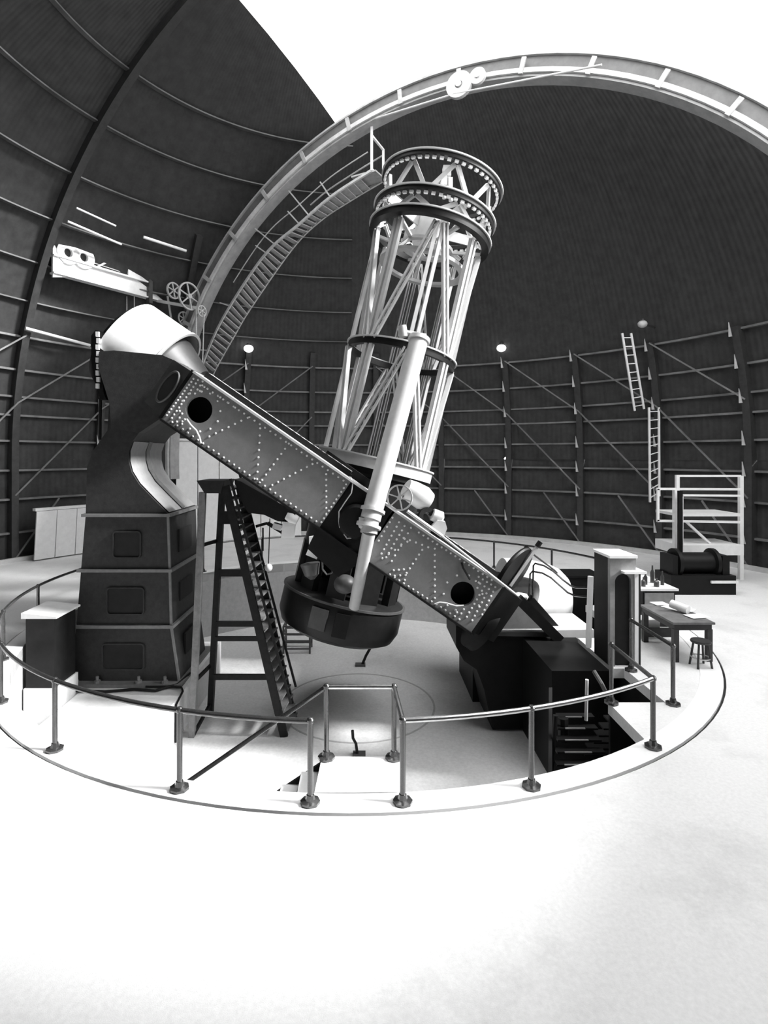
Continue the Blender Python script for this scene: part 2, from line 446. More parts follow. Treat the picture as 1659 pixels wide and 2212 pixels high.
for P in (Lp, Rp):
    b = MB(); b.sweep(P, (.05, .16), [(V(0, 0, ZC) - p).normalized() for p in P]); b.build('stringer', 'stair_iron', t, smooth=False)
for i in range(3, 44):
    l, r = Lp[i], Rp[i]; d = ((Lp[min(i + 1, 44)] - Lp[i - 1]) * V(1, 1, 0)).normalized() if False else (Lp[i] - Lp[i - 1])
    h = V(d.x, d.y, 0).normalized()
    wd = .11 if i > 10 else .17
    b = MB(); c = (l + r) / 2; hl = (r - l) / 2
    b.obox(c, hl * .97, h * wd, V(0, 0, .02)); b.build('tread', 'stair_iron', t, smooth=False)
pd = (Lp[0] - Lp[2]).normalized(); pd = V(pd.x, pd.y, 0).normalized()
b = MB(); c = (Lp[0] + Rp[0]) / 2 - pd * .35
b.obox(c + V(0, 0, -.03), (Rp[0] - Lp[0]) / 2, pd * .5, V(0, 0, .03)); b.build('platform', 'stair_iron', t, smooth=False)
for p, h in ((Lp[0], 1.75), (Rp[0], 1.15)):
    b = MB(); b.bar(p, p + V(0, 0, h), .09, .09); b.build('platform_post', 'white_paint', t, smooth=False)
b = MB(); b.bar(Lp[0] + V(0, 0, 1.25), Rp[0] + V(0, 0, 1.15), .07, .07); b.bar(Lp[0], Rp[0], .1, .1); b.build('platform_rail', 'white_paint', t, smooth=False)
b = MB(); b.path([p + V(0, 0, .95) for p in Rp[0:14]], .03, 6); b.build('hand_rail', 'stair_iron', t)
b = MB(); b.path([p + V(0, 0, .75) for p in Lp[1:30]], .022, 6); b.build('hand_rail', 'stair_iron', t)
for i in (7, 11, 13, 18, 20, 30, 38):
    p = Lp[i]; th = atan2(p.z - ZC, p.dot(UU)); q = archq(-5.55, th - .02, 12.15)
    b = MB(); b.bar(p, p + (q - p) * (1.0 if i in (11, 18) else .55), .045, .045); b.build('hanger', 'stair_iron', t, smooth=False)

# ================================================================== HOIST BEAM ON THE LEFT OF THE DOME
A0, A1 = W(112, 570, 20.4), W(352, 640, 24.3); A1.z = A0.z
ux = (A1 - A0).normalized(); inw = V(ux.y, -ux.x, 0)
if inw.dot(CAM - A0) < 0: inw = -inw
t = thing('hoist_beam', 'white travelling hoist beam with drums and spoked wheels on the dome wall', 'hoist', (A0 + A1) / 2)
Lb = (A1 - A0).length
b = MB(); c = (A0 + A1) / 2
b.obox(c, ux * Lb / 2, inw * .03, V(0, 0, .32)); b.build('web_plate', 'white_paint', t, smooth=False)
for k in (-1, 1):
    b = MB(); b.obox(c + V(0, 0, .32 * k), ux * Lb / 2, inw * .16, V(0, 0, .03)); b.build('flange', 'white_paint', t, smooth=False)
b = MB(); b.prism([A0 + V(0, 0, -.5), A0 + ux * .6 + V(0, 0, -.34), A0 + ux * .1 + V(0, 0, .62), A0 + V(0, 0, .85)], inw * .08); b.build('end_bracket', 'white_paint', t, smooth=False)
for x in (.55, 1.15):
    c = A0 + ux * x + V(0, 0, .55)
    b = MB(); b.ring(c, inw, [(.16, -.12), (.42, -.12), (.42, .12), (.16, .12)], 24); b.build('cable_drum', 'white_paint', t)
for x, s_ in ((3.3, .3), (3.75, .2), (4.4, .18)):
    c = A0 + ux * x + V(0, 0, .35 + s_)
    b = MB(); b.obox(c, ux * s_ * 1.1, inw * .15, V(0, 0, s_)); b.tube(c + ux * s_, c + ux * (s_ + .35), s_ * .6, 12); b.build('motor', 'white_paint', t, angle=40)
b = MB(); b.obox(A0 + ux * 3.98 + inw * .1 + V(0, 0, .05), ux * .08, inw * .12, V(0, 0, .62)); b.build('stiffener', 'casting_grey', t, smooth=False)
def wheel(parent, c, ax, r, spokes, m, rim=.06, nm='spoked_wheel', hubr=None, name_sub=True):
    ax = ax.normalized(); a, bb = frame(ax)
    b = MB(); b.ring(c, ax, [(r - rim, -rim * .6), (r, -rim * .6), (r, rim * .6), (r - rim, rim * .6)], 36)
    o = b.build(nm, m, parent)
    h = MB(); h.tube(c - ax * rim, c + ax * rim, hubr or r * .18, 14); h.build('hub', m, o)
    for k in range(spokes):
        e = a * cos(2 * pi * k / spokes + .3) + bb * sin(2 * pi * k / spokes + .3)
        s_ = MB(); s_.bar(c + e * r * .12, c + e * (r - rim * .5), rim * .8, rim * .8, ax); s_.build('spoke', m, o, smooth=False)
    return o
wax = inw
for (px, py, r_, dd) in ((409, 640, .58, 23.2), (375, 628, .36, 23.9), (436, 672, .24, 23.0), (397, 688, .3, 24.0)):
    wheel(t, W(px, py, dd), inw + V(.1, 0, 0), r_, 6, 'arch_paint', .06 if r_ > .3 else .045)
b = MB(); b.bar(W(340, 650, 24.0), W(440, 668, 23.2), .1, .12); b.bar(W(362, 640, 24.0), W(372, 700, 24.0), .07, .07); b.build('wheel_bracket', 'arch_paint', t, smooth=False)
b = MB(); b.path([A0 + ux * .9 + V(0, 0, .95), A0 + ux * 4.8 + V(0, 0, .55)], .02, 6); b.path([A0 + ux * 1.3 + V(0, 0, .5), A0 + ux * 4.0 + V(0, 0, .42)], .02, 6); b.build('hoist_rope', 'rope', t)
b = MB(); p = A0 + ux * 1.7 + V(0, 0, .35); b.bar(p, p + ux * 1.5 + V(0, 0, 1.15), .07, .07); b.build('stay', 'arch_paint', t, smooth=False)
for (x, y0, y1, dd, r_) in ((274, 640, 706, 23.2, .02), (290, 640, 690, 23.2, .016), (424, 668, 722, 23.0, .035), (441, 678, 800, 23.0, .025)):
    b = MB(); b.tube(W(x, y0, dd), W(x - (4 if x == 441 else 0), y1, dd), r_, 6); b.build('drop_cable', 'rope', t)
def domehit(px, py, inset):
    d = 10.0
    while d < 40:
        p = W(px, py, d); h = hypot(p.x, p.y) if p.z < ZC else (p - V(0, 0, ZC)).length
        if h > RD - inset: return p
        d += .02
    return p
# upper pipe rails along the wall above the hoist
for i, (x0, y0, x1, y1, th_) in enumerate(((165, 449, 250, 488, .06), (146, 478, 262, 528, .07), (310, 512, 402, 542, .1), (55, 709, 194, 746, .1))):
    P = domehit(x0, y0, .45); Q = domehit(x1, y1, .45)
    b = MB(); b.tube(P, Q, th_ * .6, 8)
    o = b.build('wall_pipe', 'white_paint', org=(P + Q) / 2)
    tag(o, ('thin pale pipe highest of the run above the hoist beam', 'pale pipe with coupling just above the drums of the hoist beam', 'short thick pale pipe beside the slit ribs right of the hoist', 'long white pipe along the dark wall beside the bearing hood')[i], 'pipe')

# ================================================================== POLAR FRAME
PA = V(cos(radians(34.6)), 0, -sin(radians(34.6)))        # down the polar axis, to the right
PU = V(sin(radians(34.6)), 0, cos(radians(34.6)))         # square to it, upwards
YC = V(0.133, 0, 2.64)                                    # where the axes cross
def Y(u, v, y): return YC + PA * u + PU * v + V(0, y, 0)
GF, GB, GH = -2.65, -2.12, .562                           # near girder: front, back, half depth
def pxuv(px, py, y=GF):
    p = W(px, py, y - CAM.y) - YC; return p.dot(PA), p.dot(PU)
yoke = thing('telescope_yoke', 'riveted grey steel yoke sloping between the tall pier and the low pedestal', 'telescope mount', (YC.x, 0, YC.z))
def plate_hole(b, u0, u1, hu, hv, r, y):                   # plate in the girder face with a round hole
    v0, v1 = -GH, GH; ua, ub = hu - .5, hu + .5
    an = sorted([2 * pi * i / 28 + .01 for i in range(28)] + [atan2(cv - hv, cu - hu) % (2 * pi) for cu in (ua, ub) for cv in (v0, v1)])
    n = len(an); rim = []; edge = []; deep = []
    for a in an:
        c, s_ = cos(a), sin(a)
        k = min((ub - hu) / abs(c) if abs(c) > 1e-6 else 9e9, ((v1 - hv) if s_ > 0 else (hv - v0)) / abs(s_) if abs(s_) > 1e-6 else 9e9)
        rim.append(Y(hu + r * c, hv + r * s_, y)); edge.append(Y(hu + k * c, hv + k * s_, y)); deep.append(Y(hu + r * c, hv + r * s_, y + .12))
    fs = []
    for i in range(n):
        j = (i + 1) % n; fs += [(i, j, n + j, n + i), (i, 2 * n + i, 2 * n + j, j)]
    b.add(rim + edge + deep, fs)
    for q0, q1 in ((u0, ua), (ub, u1)):
        if q1 - q0 > 1e-4: b.add([Y(q0, v0, y), Y(q1, v0, y), Y(q1, v1, y), Y(q0, v1, y)], [(0, 1, 2, 3)])
hL = pxuv(430, 885); hR = pxuv(1000, 1283)
uL0 = pxuv(386, 852)[0]; uL1 = pxuv(722, 1093)[0]; uR0 = pxuv(812, 1165)[0]; uR1 = pxuv(1055, 1312)[0]
for (u0, u1, h, rad) in ((uL0, uL1, hL, .27), (uR0, uR1, hR, .25)):
    b = MB(); plate_hole(b, u0, u1, h[0], h[1], rad, GF)
    b.build('girder_plate', 'yoke_grey', yoke, smooth=False)
    # hollow interior: back plate well behind the hole
    b2 = MB(); b2.obox(Y((u0 + u1) / 2, 0, GB), PA * ((u1 - u0) / 2), V(0, .02, 0), PU * GH); b2.build('inner_plate', 'casting_black', yoke, smooth=False)
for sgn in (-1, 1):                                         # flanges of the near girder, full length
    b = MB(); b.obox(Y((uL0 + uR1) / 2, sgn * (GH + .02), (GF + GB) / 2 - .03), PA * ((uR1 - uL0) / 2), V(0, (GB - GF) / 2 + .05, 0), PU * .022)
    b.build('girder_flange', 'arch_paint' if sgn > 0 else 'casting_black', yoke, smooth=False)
b = MB()
b.prism([Y(uL1 - .02, -GH - .1, GF + .03), Y(uL1 + .05, GH, GF + .03), Y(uR0 - .06, GH, GF + .03), Y(uR0 + .03, -GH - .1, GF + .03), Y((uL1 + uR0) / 2 + .35, -GH - .62, GF + .03), Y((uL1 + uR0) / 2 - .5, -GH - .5, GF + .03)], (0, .6, 0))
b.build('trunnion_block', 'casting_black', yoke, smooth=False)
b = MB(); c = Y((uL1 + uR0) / 2, -.05, GF); b.lathe(c, V(0, -1, 0), [(.01, -.1), (.36, -.1), (.36, .05), (.3, .12), (.12, .14), (.01, .14)], 28); b.build('trunnion_cap', 'casting_black', yoke)
# ladder of tread bars on the top flange
for i in range(40):
    u = uL0 + .15 + i * .17
    if u > uR1 - .2 or uL1 - .2 < u < uR0 + .9: continue
    b = MB(); b.obox(Y(u, GH + .13, GB + .05), PA * .045, V(0, .14, 0), PU * .03); b.build('tread_bar', 'arch_paint', yoke, smooth=False)
for u0, u1 in ((uL0 + .1, uL1 - .1), (uR0 + .9, uR1 - .1)):
    for dy in (-.15, .22):
        b = MB(); b.obox(Y((u0 + u1) / 2, GH + .1, GB + dy), PA * ((u1 - u0) / 2), V(0, .03, 0), PU * .06); b.build('flange_rail', 'casting_black' if dy < 0 else 'arch_paint', yoke, smooth=False)
# far girder
b = MB(); b.obox(Y((uL0 + uR1) / 2, 0, 2.4), PA * ((uR1 - uL0) / 2), V(0, .26, 0), PU * GH); b.build('far_girder', 'yoke_grey', yoke, smooth=False)
# end castings
for (u, s_, vv) in ((uL0, -1, 0), (uR1, 1, 0)):
    b = MB()
    b.hexa([Y(u, -GH, GF + .05), Y(u, -GH, 2.6), Y(u, GH, 2.6), Y(u, GH, GF + .05), Y(u + s_ * .62, -GH + .03, GF + .35), Y(u + s_ * .62, -GH + .03, 2.2), Y(u + s_ * .62, GH - .03, 2.2), Y(u + s_ * .62, GH - .03, GF + .35)])
    b.build('end_casting', 'casting_grey' if s_ < 0 else 'casting_black', yoke, smooth=False)
    for v in (-.0,):
        b = MB(); b.obox(Y(u + s_ * .03, 0, GF + .1), PA * .05, V(0, .08, 0), PU * (GH + .03)); b.build('end_flange', 'casting_black', yoke, smooth=False)
    b = MB(); b.lathe(Y(u + s_ * .62, 0, 0), PA * s_, [(.01, 0), (.66, 0), (.98, .75), (1.0, .8), (1.0, 2.0 if s_ < 0 else .9), (.01, 2.0 if s_ < 0 else .9)], 40); b.build('journal', 'casting_grey' if s_ < 0 else 'casting_black', yoke)
# dark disc painting the shade of an oval opening on the upper end casting
b = MB(); c = Y(uL0 - .30, .02, GF + .14)
nrm = (V(0, -1, 0) - PA * .45).normalized(); ea = PU; eb = ea.cross(nrm).normalized()
n = 28; b.add([c + nrm * .03 + ea * .33 * sin(2 * pi * i / n) + eb * .15 * cos(2 * pi * i / n) for i in range(n)] + [c - nrm * .05 + ea * .33 * sin(2 * pi * i / n) + eb * .15 * cos(2 * pi * i / n) for i in range(n)],
              [tuple(range(n))] + [(i, (i + 1) % n, n + (i + 1) % n, n + i) for i in range(n)])
b.build('oval_opening_shade', 'dark_groove', yoke)
b = MB(); b.path([c + nrm * .03 + ea * .36 * sin(2 * pi * i / n) + eb * .18 * cos(2 * pi * i / n) for i in range(n)], .025, 6, closed=True); b.build('opening_rim', 'casting_grey', yoke)
# rivets (pixel lines laid on the near face)
riv = []
def rline(x0, y0, x1, y1, n):
    for i in range(n):
        f = i / max(n - 1, 1); riv.append(pxuv(x0 + (x1 - x0) * f, y0 + (y1 - y0) * f))
rline(437, 832, 742, 1038, 28); rline(372, 912, 694, 1134, 30)
for k, (dx, dy) in enumerate(((0, 0), (11, 6), (22, 14), (33, 19))):
    rline(418 + dx * .9, 818 + dy * .4, 360 + dx, 897 + dy, 13 - k)
for i in range(12):
    a = 2 * pi * i / 12; riv.append(pxuv(432 + 44 * cos(a), 888 + 44 * sin(a)))
rline(452, 943, 535, 902, 7); rline(562, 925, 555, 1035, 8); rline(624, 958, 566, 1037, 8); rline(675, 1002, 588, 1048, 8); rline(476, 858, 508, 880, 3)
rline(704.5, 1024, 704.5, 1134, 10)
rline(748, 1046, 694, 1128, 11); rline(752, 1056, 704, 1132, 9); rline(760, 1066, 716, 1140, 6)
rline(905, 1150, 1092, 1272, 20); rline(822, 1228, 992, 1338, 18)
rline(862, 1128, 824, 1196, 8); rline(874, 1136, 834, 1204, 8); rline(888, 1140, 846, 1212, 7); rline(848, 1118, 818, 1168, 6)
rline(872, 1162, 925, 1182, 5); rline(826, 1206, 880, 1170, 5); rline(912, 1188, 878, 1238, 6); rline(939, 1185, 939, 1292, 9); rline(850, 1232, 872, 1230, 3); rline(852, 1244, 876, 1242, 3); rline(858, 1253, 874, 1253, 2)
for k in range(6):
    rline(1034 + k * 9, 1246 + k * 5.5, 984 + k * 12, 1318 + k * 7.4, 9)
for i in range(10):
    a = 2 * pi * i / 10; riv.append(pxuv(1000 + 42 * cos(a), 1283 + 42 * sin(a)))
b = MB(); n = 7
for (u, v) in riv:
    if abs(v) > GH - .02 or u > uR1 - .02 or u < uL0 + .02 or uL1 - .02 < u < uR0 + .02: continue
    if hypot(u - hL[0], v - hL[1]) < .3 or hypot(u - hR[0], v - hR[1]) < .28: continue
    r = .024; vs = [Y(u + r * cos(2 * pi * i / n), v + r * sin(2 * pi * i / n), GF) for i in range(n)] + [Y(u + r * .7 * cos(2 * pi * i / n), v + r * .7 * sin(2 * pi * i / n), GF - .017) for i in range(n)] + [Y(u, v, GF - .022)]
    b.add(vs, [(i, (i + 1) % n, n + (i + 1) % n, n + i) for i in range(n)] + [(n + i, n + (i + 1) % n, 2 * n) for i in range(n)])
b.build('rivet_heads', 'rivet_glint_pale', yoke, kind='stuff')  # pale heads: their glint is put into the base colour
b = MB(); b.path([W(x, y, GF - CAM.y - .05) for x, y in ((403, 905), (412, 918), (424, 930), (431, 945), (434, 958))], .02, 6); b.build('cable', 'rope', yoke)
b = MB(); b.path([W(x, y, GF - CAM.y - .05) for x, y in ((939, 1305), (950, 1301), (965, 1303), (985, 1309), (1002, 1308))], .018, 6); b.build('cable', 'rope', yoke)
b = MB(); b.path([W(x, y, GF - CAM.y - .06) for x, y in ((757, 1030), (762, 1045), (759, 1065), (745, 1085), (732, 1105), (732, 1125), (734, 1140))], .014, 6); b.build('cable', 'rope', yoke)
b = MB(); b.path([W(x, y, GF - CAM.y - .06) for x, y in ((742, 1112), (745, 1120), (743, 1140), (744, 1155), (750, 1163), (758, 1162), (765, 1155))], .016, 6); b.build('cable', 'rope', yoke)
b = MB(); b.path([W(x, y, GF - CAM.y - .06) for x, y in ((997, 1215), (1000, 1226), (1008, 1240), (1015, 1252))], .022, 6); b.build('cable', 'casting_black', yoke)
# counterweight slung below the upper half of the near girder
b = MB(); b.prism([W(x, y, 12.3) for x, y in ((505, 1035), (520, 1040), (640, 1108), (628, 1128), (600, 1126), (570, 1112), (536, 1108), (520, 1080))], (0, 1.1, 0)); b.build('counterweight', 'casting_black', yoke, smooth=False)
# handwheel, drive gear and motor on the near girder
c = W(863, 1075, 11.1)
hw = wheel(yoke, c, V(-.25, -1, .1), .265, 6, 'tube_paint', .03, 'hand_wheel')
b = MB(); b.tube(c, c + V(.1, .5, 0), .035, 10); b.build('wheel_shaft', 'casting_black', yoke)
b = MB(); b.lathe(W(900, 1068, 11.7), V(.75, .2, -.45), [(.01, -.3), (.2, -.28), (.24, -.1), (.26, .15), (.2, .32), (.01, .34)], 20); b.build('gear_case', 'tube_paint', yoke)
b = MB(); b.lathe(W(945, 1116, 11.6), V(.8, .1, -.35), [(.01, -.12), (.13, -.12), (.14, .08), (.06, .13), (.01, .14)], 16); b.build('drive_motor', 'tube_paint', yoke)
b = MB(); b.ring(W(922, 1116, 11.6), V(.3, -1, .1), [(.1, -.05), (.19, -.05), (.19, .05), (.1, .05)], 20); b.build('gear_wheel', 'casting_black', yoke)
b = MB(); b.prism([W(x, y, 11.4) for x, y in ((930, 1140), (945, 1124), (962, 1127), (966, 1142), (958, 1160), (950, 1152))], (0, .3, 0)); b.build('motor_bracket', 'tube_paint', yoke, smooth=False)
b = MB(); b.tube(W(880, 1104, 11.15), W(955, 1158, 11.15), .035, 8); b.tube(W(955, 1158, 11.15), W(1112, 1282, 11.15), .022, 8); b.build('drive_shaft', 'tube_paint', yoke)
# white hood over the upper bearing
hc = Y(uL0 - 1.35, 0.02, 0)
def hood(c, ax, up, r, l0, l1, a0, a1, nm, m, parent, th=.04, n=28, sag=.0):
    ax = ax.normalized(); side = ax.cross(up).normalized(); vs = []; k = 9
    for rr in (r, r - th):
        for j in range(k):
            f = j / (k - 1); x = l0 + (l1 - l0) * f; q = rr
            for i in range(n + 1):
                a = a0 + (a1 - a0) * i / n
                vs.append(c + ax * x + (side * cos(a) + up * sin(a)) * q)
    N1 = k * (n + 1); fs = []
    for o_ in (0, N1):
        for j in range(k - 1):
            for i in range(n): fs.append((o_ + j * (n + 1) + i, o_ + j * (n + 1) + i + 1, o_ + (j + 1) * (n + 1) + i + 1, o_ + (j + 1) * (n + 1) + i))
    for i in range(n):
        fs += [(i, i + 1, N1 + i + 1, N1 + i), ((k - 1) * (n + 1) + i, (k - 1) * (n + 1) + i + 1, N1 + (k - 1) * (n + 1) + i + 1, N1 + (k - 1) * (n + 1) + i)]
    for j in range(k - 1):
        for i in (0, n): fs.append((j * (n + 1) + i, (j + 1) * (n + 1) + i, N1 + (j + 1) * (n + 1) + i, N1 + j * (n + 1) + i))
    b = MB(); b.add(vs, fs); return b.build(nm, m, parent, angle=40)
hood(YC, PA, PU, 1.23, -7.2, -5.95, radians(-14), radians(194), 'bearing_hood', 'white_paint', yoke)
b = MB(); b.ring(YC + PA * -5.93, PA, [(1.19, -.03), (1.26, -.03), (1.26, .03), (1.19, .03)], 48); b.build('hood_rim', 'arch_paint', yoke)
b = MB(); b.lathe(YC + PA * -7.2, -PA, [(.01, 0), (1.16, 0), (1.1, .12), (.7, .2), (.01, .2)], 36); b.build('hood_end', 'casting_black', yoke)

# ================================================================== NORTH PIER (tall, left)
PD = 12.85; PY = PD + CAM.y                         # front face
def PX(px, py): p = W(px, py, PD); return p.x, p.z
pier = thing('telescope_pier', 'tall dark iron pier with stacked panelled tiers carrying the hooded upper bearing', 'pier', (-5.4, 0, -1.28))
tiers = [((150, 388, 1478), (165, 370, 1353)), ((165, 370, 1353), (175, 367, 1232)), ((175, 367, 1232), (185, 363, 1113))]
for (lo, hi) in tiers:
    x0, z0 = PX(lo[0], lo[2]); x1, _ = PX(lo[1], lo[2]); x2, z1 = PX(hi[0], hi[2]); x3, _ = PX(hi[1], hi[2])
    b = MB(); b.hexa([(x0, PY, z0), (x1, PY, z0), (x1, 1.05, z0), (x0, 1.05, z0), (x2, PY, z1), (x3, PY, z1), (x3, 1.05, z1), (x2, 1.05, z1)])
    b.build('tier', 'pier_iron', pier, smooth=False)
    b = MB(); e = .07; b.box(x2 - e, x3 + e, PY - e, 1.05 + e, z1 - .035, z1 + .035); b.build('cornice', 'pier_trim', pier, smooth=False)
    b = MB(); b.bar((x1, PY, z0), (x3, PY, z1), .05, .05, V(0, 1, 0)); b.build('corner_bead', 'pier_trim', pier, smooth=False)
up = [(185, 1112), (188, 1010), (200, 975), (232, 930), (236, 870), (222, 820), (212, 790), (214, 762), (350, 765), (374, 800), (362, 880), (345, 908), (300, 935), (285, 955), (278, 975), (278, 998), (284, 1020), (300, 1046), (330, 1077), (363, 1110)]
b = MB(); b.prism([W(x, y, PD) for x, y in up], (0, 2.1, 0)); b.build('bearing_column', 'pier_iron', pier, angle=40)
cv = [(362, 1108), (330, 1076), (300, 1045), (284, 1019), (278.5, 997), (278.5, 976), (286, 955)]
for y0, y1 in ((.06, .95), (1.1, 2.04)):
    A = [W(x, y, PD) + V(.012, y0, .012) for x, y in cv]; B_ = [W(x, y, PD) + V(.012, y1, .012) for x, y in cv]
    m_ = len(A); b = MB(); b.add(A + B_, [(i, i + 1, m_ + i + 1, m_ + i) for i in range(m_ - 1)]); b.build('curved_face_lit', 'pier_lit_face', pier, angle=60)  # paler strip: light on the curved side put into its colour
A = [W(x, y, PD) + V(.03, 1.02, .03) for x, y in cv]; b = MB(); b.path(A, .06, 6); b.build('curved_rib', 'pier_trim', pier)
def rrect(b, cx_, cz_, w_, h_, r, y, d, n=5, inner=None):
    def loop(w2, h2, r2):
        P = []
        for (sx, sz, a0) in ((1, 1, 0), (-1, 1, 90), (-1, -1, 180), (1, -1, 270)):
            for i in range(n + 1):
                a = radians(a0 + 90 * i / n); P.append((cx_ + sx * (w2 / 2 - r2) + r2 * cos(a), cz_ + sz * (h2 / 2 - r2) + r2 * sin(a)))
        return P
    o = loop(w_, h_, r)
    if inner is None:
        b.prism([(x, y, z) for x, z in o], (0, -d, 0)); return
    i_ = loop(w_ - 2 * inner, h_ - 2 * inner, max(r - inner, .01)); m_ = len(o)
    vs = [(x, y, z) for x, z in o] + [(x, y - d, z) for x, z in o] + [(x, y - d, z) for x, z in i_] + [(x, y + .01, z) for x, z in i_]
    fs = []
    for k in range(m_):
        j = (k + 1) % m_; fs += [(k, j, m_ + j, m_ + k), (m_ + k, m_ + j, 2 * m_ + j, 2 * m_ + k), (2 * m_ + k, 2 * m_ + j, 3 * m_ + j, 3 * m_ + k)]
    b.add(vs, fs)
for (x0, x1, y0, y1) in ((244, 306, 1147, 1206), (231, 313, 1268, 1328), (221, 313, 1389, 1447)):
    p = W((x0 + x1) / 2, (y0 + y1) / 2, PD); k = PD / FX
    b = MB(); rrect(b, p.x, p.z, (x1 - x0) * k, (y1 - y0) * k, .09, PY, .045, inner=.03); b.build('recess_frame', 'pier_iron', pier, smooth=False)
    b = MB(); rrect(b, p.x, p.z, (x1 - x0) * k - .05, (y1 - y0) * k - .05, .07, PY, .006); b.build('recess_shade_panel', 'dark_groove', pier, smooth=False)  # flush dark panel: shade of a recess put into its colour
for (z, h, x) in ((1.95, .55, -4.35), (.72, .45, -4.33), (-.55, .5, -4.2)):
    b = MB(); b.box(x + .0, x + .045, -.45, .5, z - h / 2, z + h / 2); b.build('side_recess_shade', 'dark_groove', pier, smooth=False)  # dark plate on the side face, coloured like a shaded recess
# flange ring at the upper end with bolts
fl = [(197, 725), (206, 713), (226, 718), (224, 760), (219, 800), (224, 850), (230, 864), (217, 864), (205, 830), (197, 780)]
b = MB(); b.prism([W(x, y, 12.7) for x, y in fl], (0, .5, 0)); b.build('bearing_flange', 'casting_black', pier, smooth=False)
for i in range(9):
    p = W(211 + (i % 2) * 1.5, 722 + i * 14, 12.66); b = MB(); b.obox(p, V(.035, 0, 0), V(0, .03, 0), V(0, 0, .055)); b.build('bolt', 'rivet_glint_pale', pier, smooth=False)
b = MB(); b.prism([W(x, y, 12.54) for x, y in ((212, 792), (214, 759), (246, 757), (350, 767), (398, 788), (372, 860), (345, 905), (300, 935), (240, 925), (236, 870))], (0, .32, 0)); b.build('bearing_housing', 'pier_iron', pier, smooth=False)
b = MB(); b.tube(W(217, 860, 12.75), W(216, 950, 12.75), .035, 8); b.build('drain_pipe', 'casting_black', pier)
for dx in (-6.45, -5.95, -5.0, -4.4):
    b = MB(); b.tube((dx, PY - .12, -1.28), (dx, PY - .12, -1.05), .035, 8); b.tube((dx, PY - .12, -1.2), (dx, PY - .12, -1.14), .07, 6); b.build('anchor_bolt', 'pier_trim', pier)
b = MB(); b.box(-6.8, -4.0, PY - .22, 1.3, -1.28, -1.2); b.build('sole_plate', 'pier_trim', pier, smooth=False)
# plinth below it
pl0 = F(335, 1570, -1.28); 
b = MB(); b.prism([(-6.2, pl0.y, PZ), (-3.91, pl0.y, PZ), (-3.91, 1.9, PZ), (-6.85, 1.9, PZ), (-6.85, -1.35, PZ), (-6.2, -1.35, PZ)], (0, 0, .92)); o = b.build('pier_plinth', 'plinth_white', org=V(-5.4, 0, PZ), smooth=False)
tag(o, 'broad white masonry plinth under the tall dark pier', 'plinth')
o = MB().path([(-6.3, -1.5, -1.24), (-5.6, -1.55, -1.24), (-5.0, -1.42, -1.24), (-4.5, -1.5, -1.24), (-4.1, -1.2, -1.22), (-4.0, -.6, -1.2)], .03, 6).build('floor_cable', 'casting_black', org=V(-5, -1.5, -1.28))
tag(o, 'dark cable lying along the top of the white plinth', 'cable')
o = MB().path([F(x, y, -1.27) + V(0, 0, .03) for x, y in ((315, 1486), (370, 1487), (392, 1488), (395, 1496))] + [V(-3.88, -1.95, -1.35), V(-3.88, -1.97, -2.15)], .025, 6).build('conduit', 'casting_black', org=V(-4, -2, -1.28))
tag(o, 'black conduit bending down over the corner of the white plinth', 'conduit')
# dark box with pale lid on a pale base at the left of the pier
t = thing('instrument_box', 'dark box with a pale lid on a white base left of the pier', 'box', (-6.6, -1.9, PZ))
b = MB(); b.box(-6.92, -6.26, -2.35, -1.42, PZ, -.85); b.build('base_block', 'plinth_white', t, smooth=False)
b = MB(); b.box(-6.9, -6.3, -2.3, -1.46, -.85, .62); b.build('box_body', 'cabinet_dark', t, smooth=False)
b = MB(); b.hexa([(-6.95, -2.38, .62), (-6.22, -2.38, .62), (-6.22, -1.4, .62), (-6.95, -1.4, .62), (-6.95, -2.38, .74), (-6.22, -2.38, .66), (-6.22, -1.4, .66), (-6.95, -1.4, .74)]); b.build('lid', 'white_paint', t, smooth=False)

# ================================================================== SOUTH PEDESTAL (low, right)
ped = thing('south_pedestal', 'low black iron pedestal carrying the lower bearing of the yoke', 'pedestal', (4.2, 0, PZ))
SD = 12.5
pp = [(985, 1352), (1068, 1373), (1215, 1380), (1296, 1386), (1300, 1576), (1064, 1576), (1046, 1490), (1030, 1447), (1002, 1427), (985, 1397)]
def zfix(p): p.z = max(p.z, PZ); return p
b = MB(); b.prism([zfix(W(x, y, SD)) for x, y in pp], (0, 1.45, 0)); b.build('body', 'casting_black', ped, angle=25)
b = MB(); b.box(3.75, 4.95, -3.3, -1.35, PZ, -.1); b.build('drive_housing', 'casting_black', ped, smooth=False)
b = MB(); b.prism([W(x, y, SD - .06) for x, y in ((1068, 1366), (1190, 1366), (1190, 1376), (1068, 1374))], (0, 1.4, 0)); b.build('ledge', 'casting_grey', ped, smooth=False)
b = MB(); b.prism([W(x, y, SD + .1) for x, y in ((1165, 1362), (1283, 1360), (1283, 1383), (1190, 1383))], (0, 1.3, 0)); b.build('top_slab', 'white_paint', ped, smooth=False)
b = MB(); b.bar(W(1112, 1286, SD - .1), W(1064, 1362, SD - .1), .26, .22, V(0, 1, 0)); b.build('strut', 'casting_grey', ped, smooth=False)
b = MB(); b.bar(W(1118, 1292, SD - .1), W(1208, 1382, SD - .1), .22, .2, V(0, 1, 0)); b.build('strut', 'casting_black', ped, smooth=False)
b = MB(); b.bar(W(1142, 1290, SD + .5), W(1202, 1358, SD + .5), .16, .2, V(0, 1, 0)); b.build('strut', 'casting_black', ped, smooth=False)
b = MB(); b.prism([W(x, y, SD + .25) for x, y in ((1118, 1305), (1075, 1366), (1180, 1366))], (0, .3, 0)); b.build('gusset_plate', 'yoke_grey', ped, smooth=False)
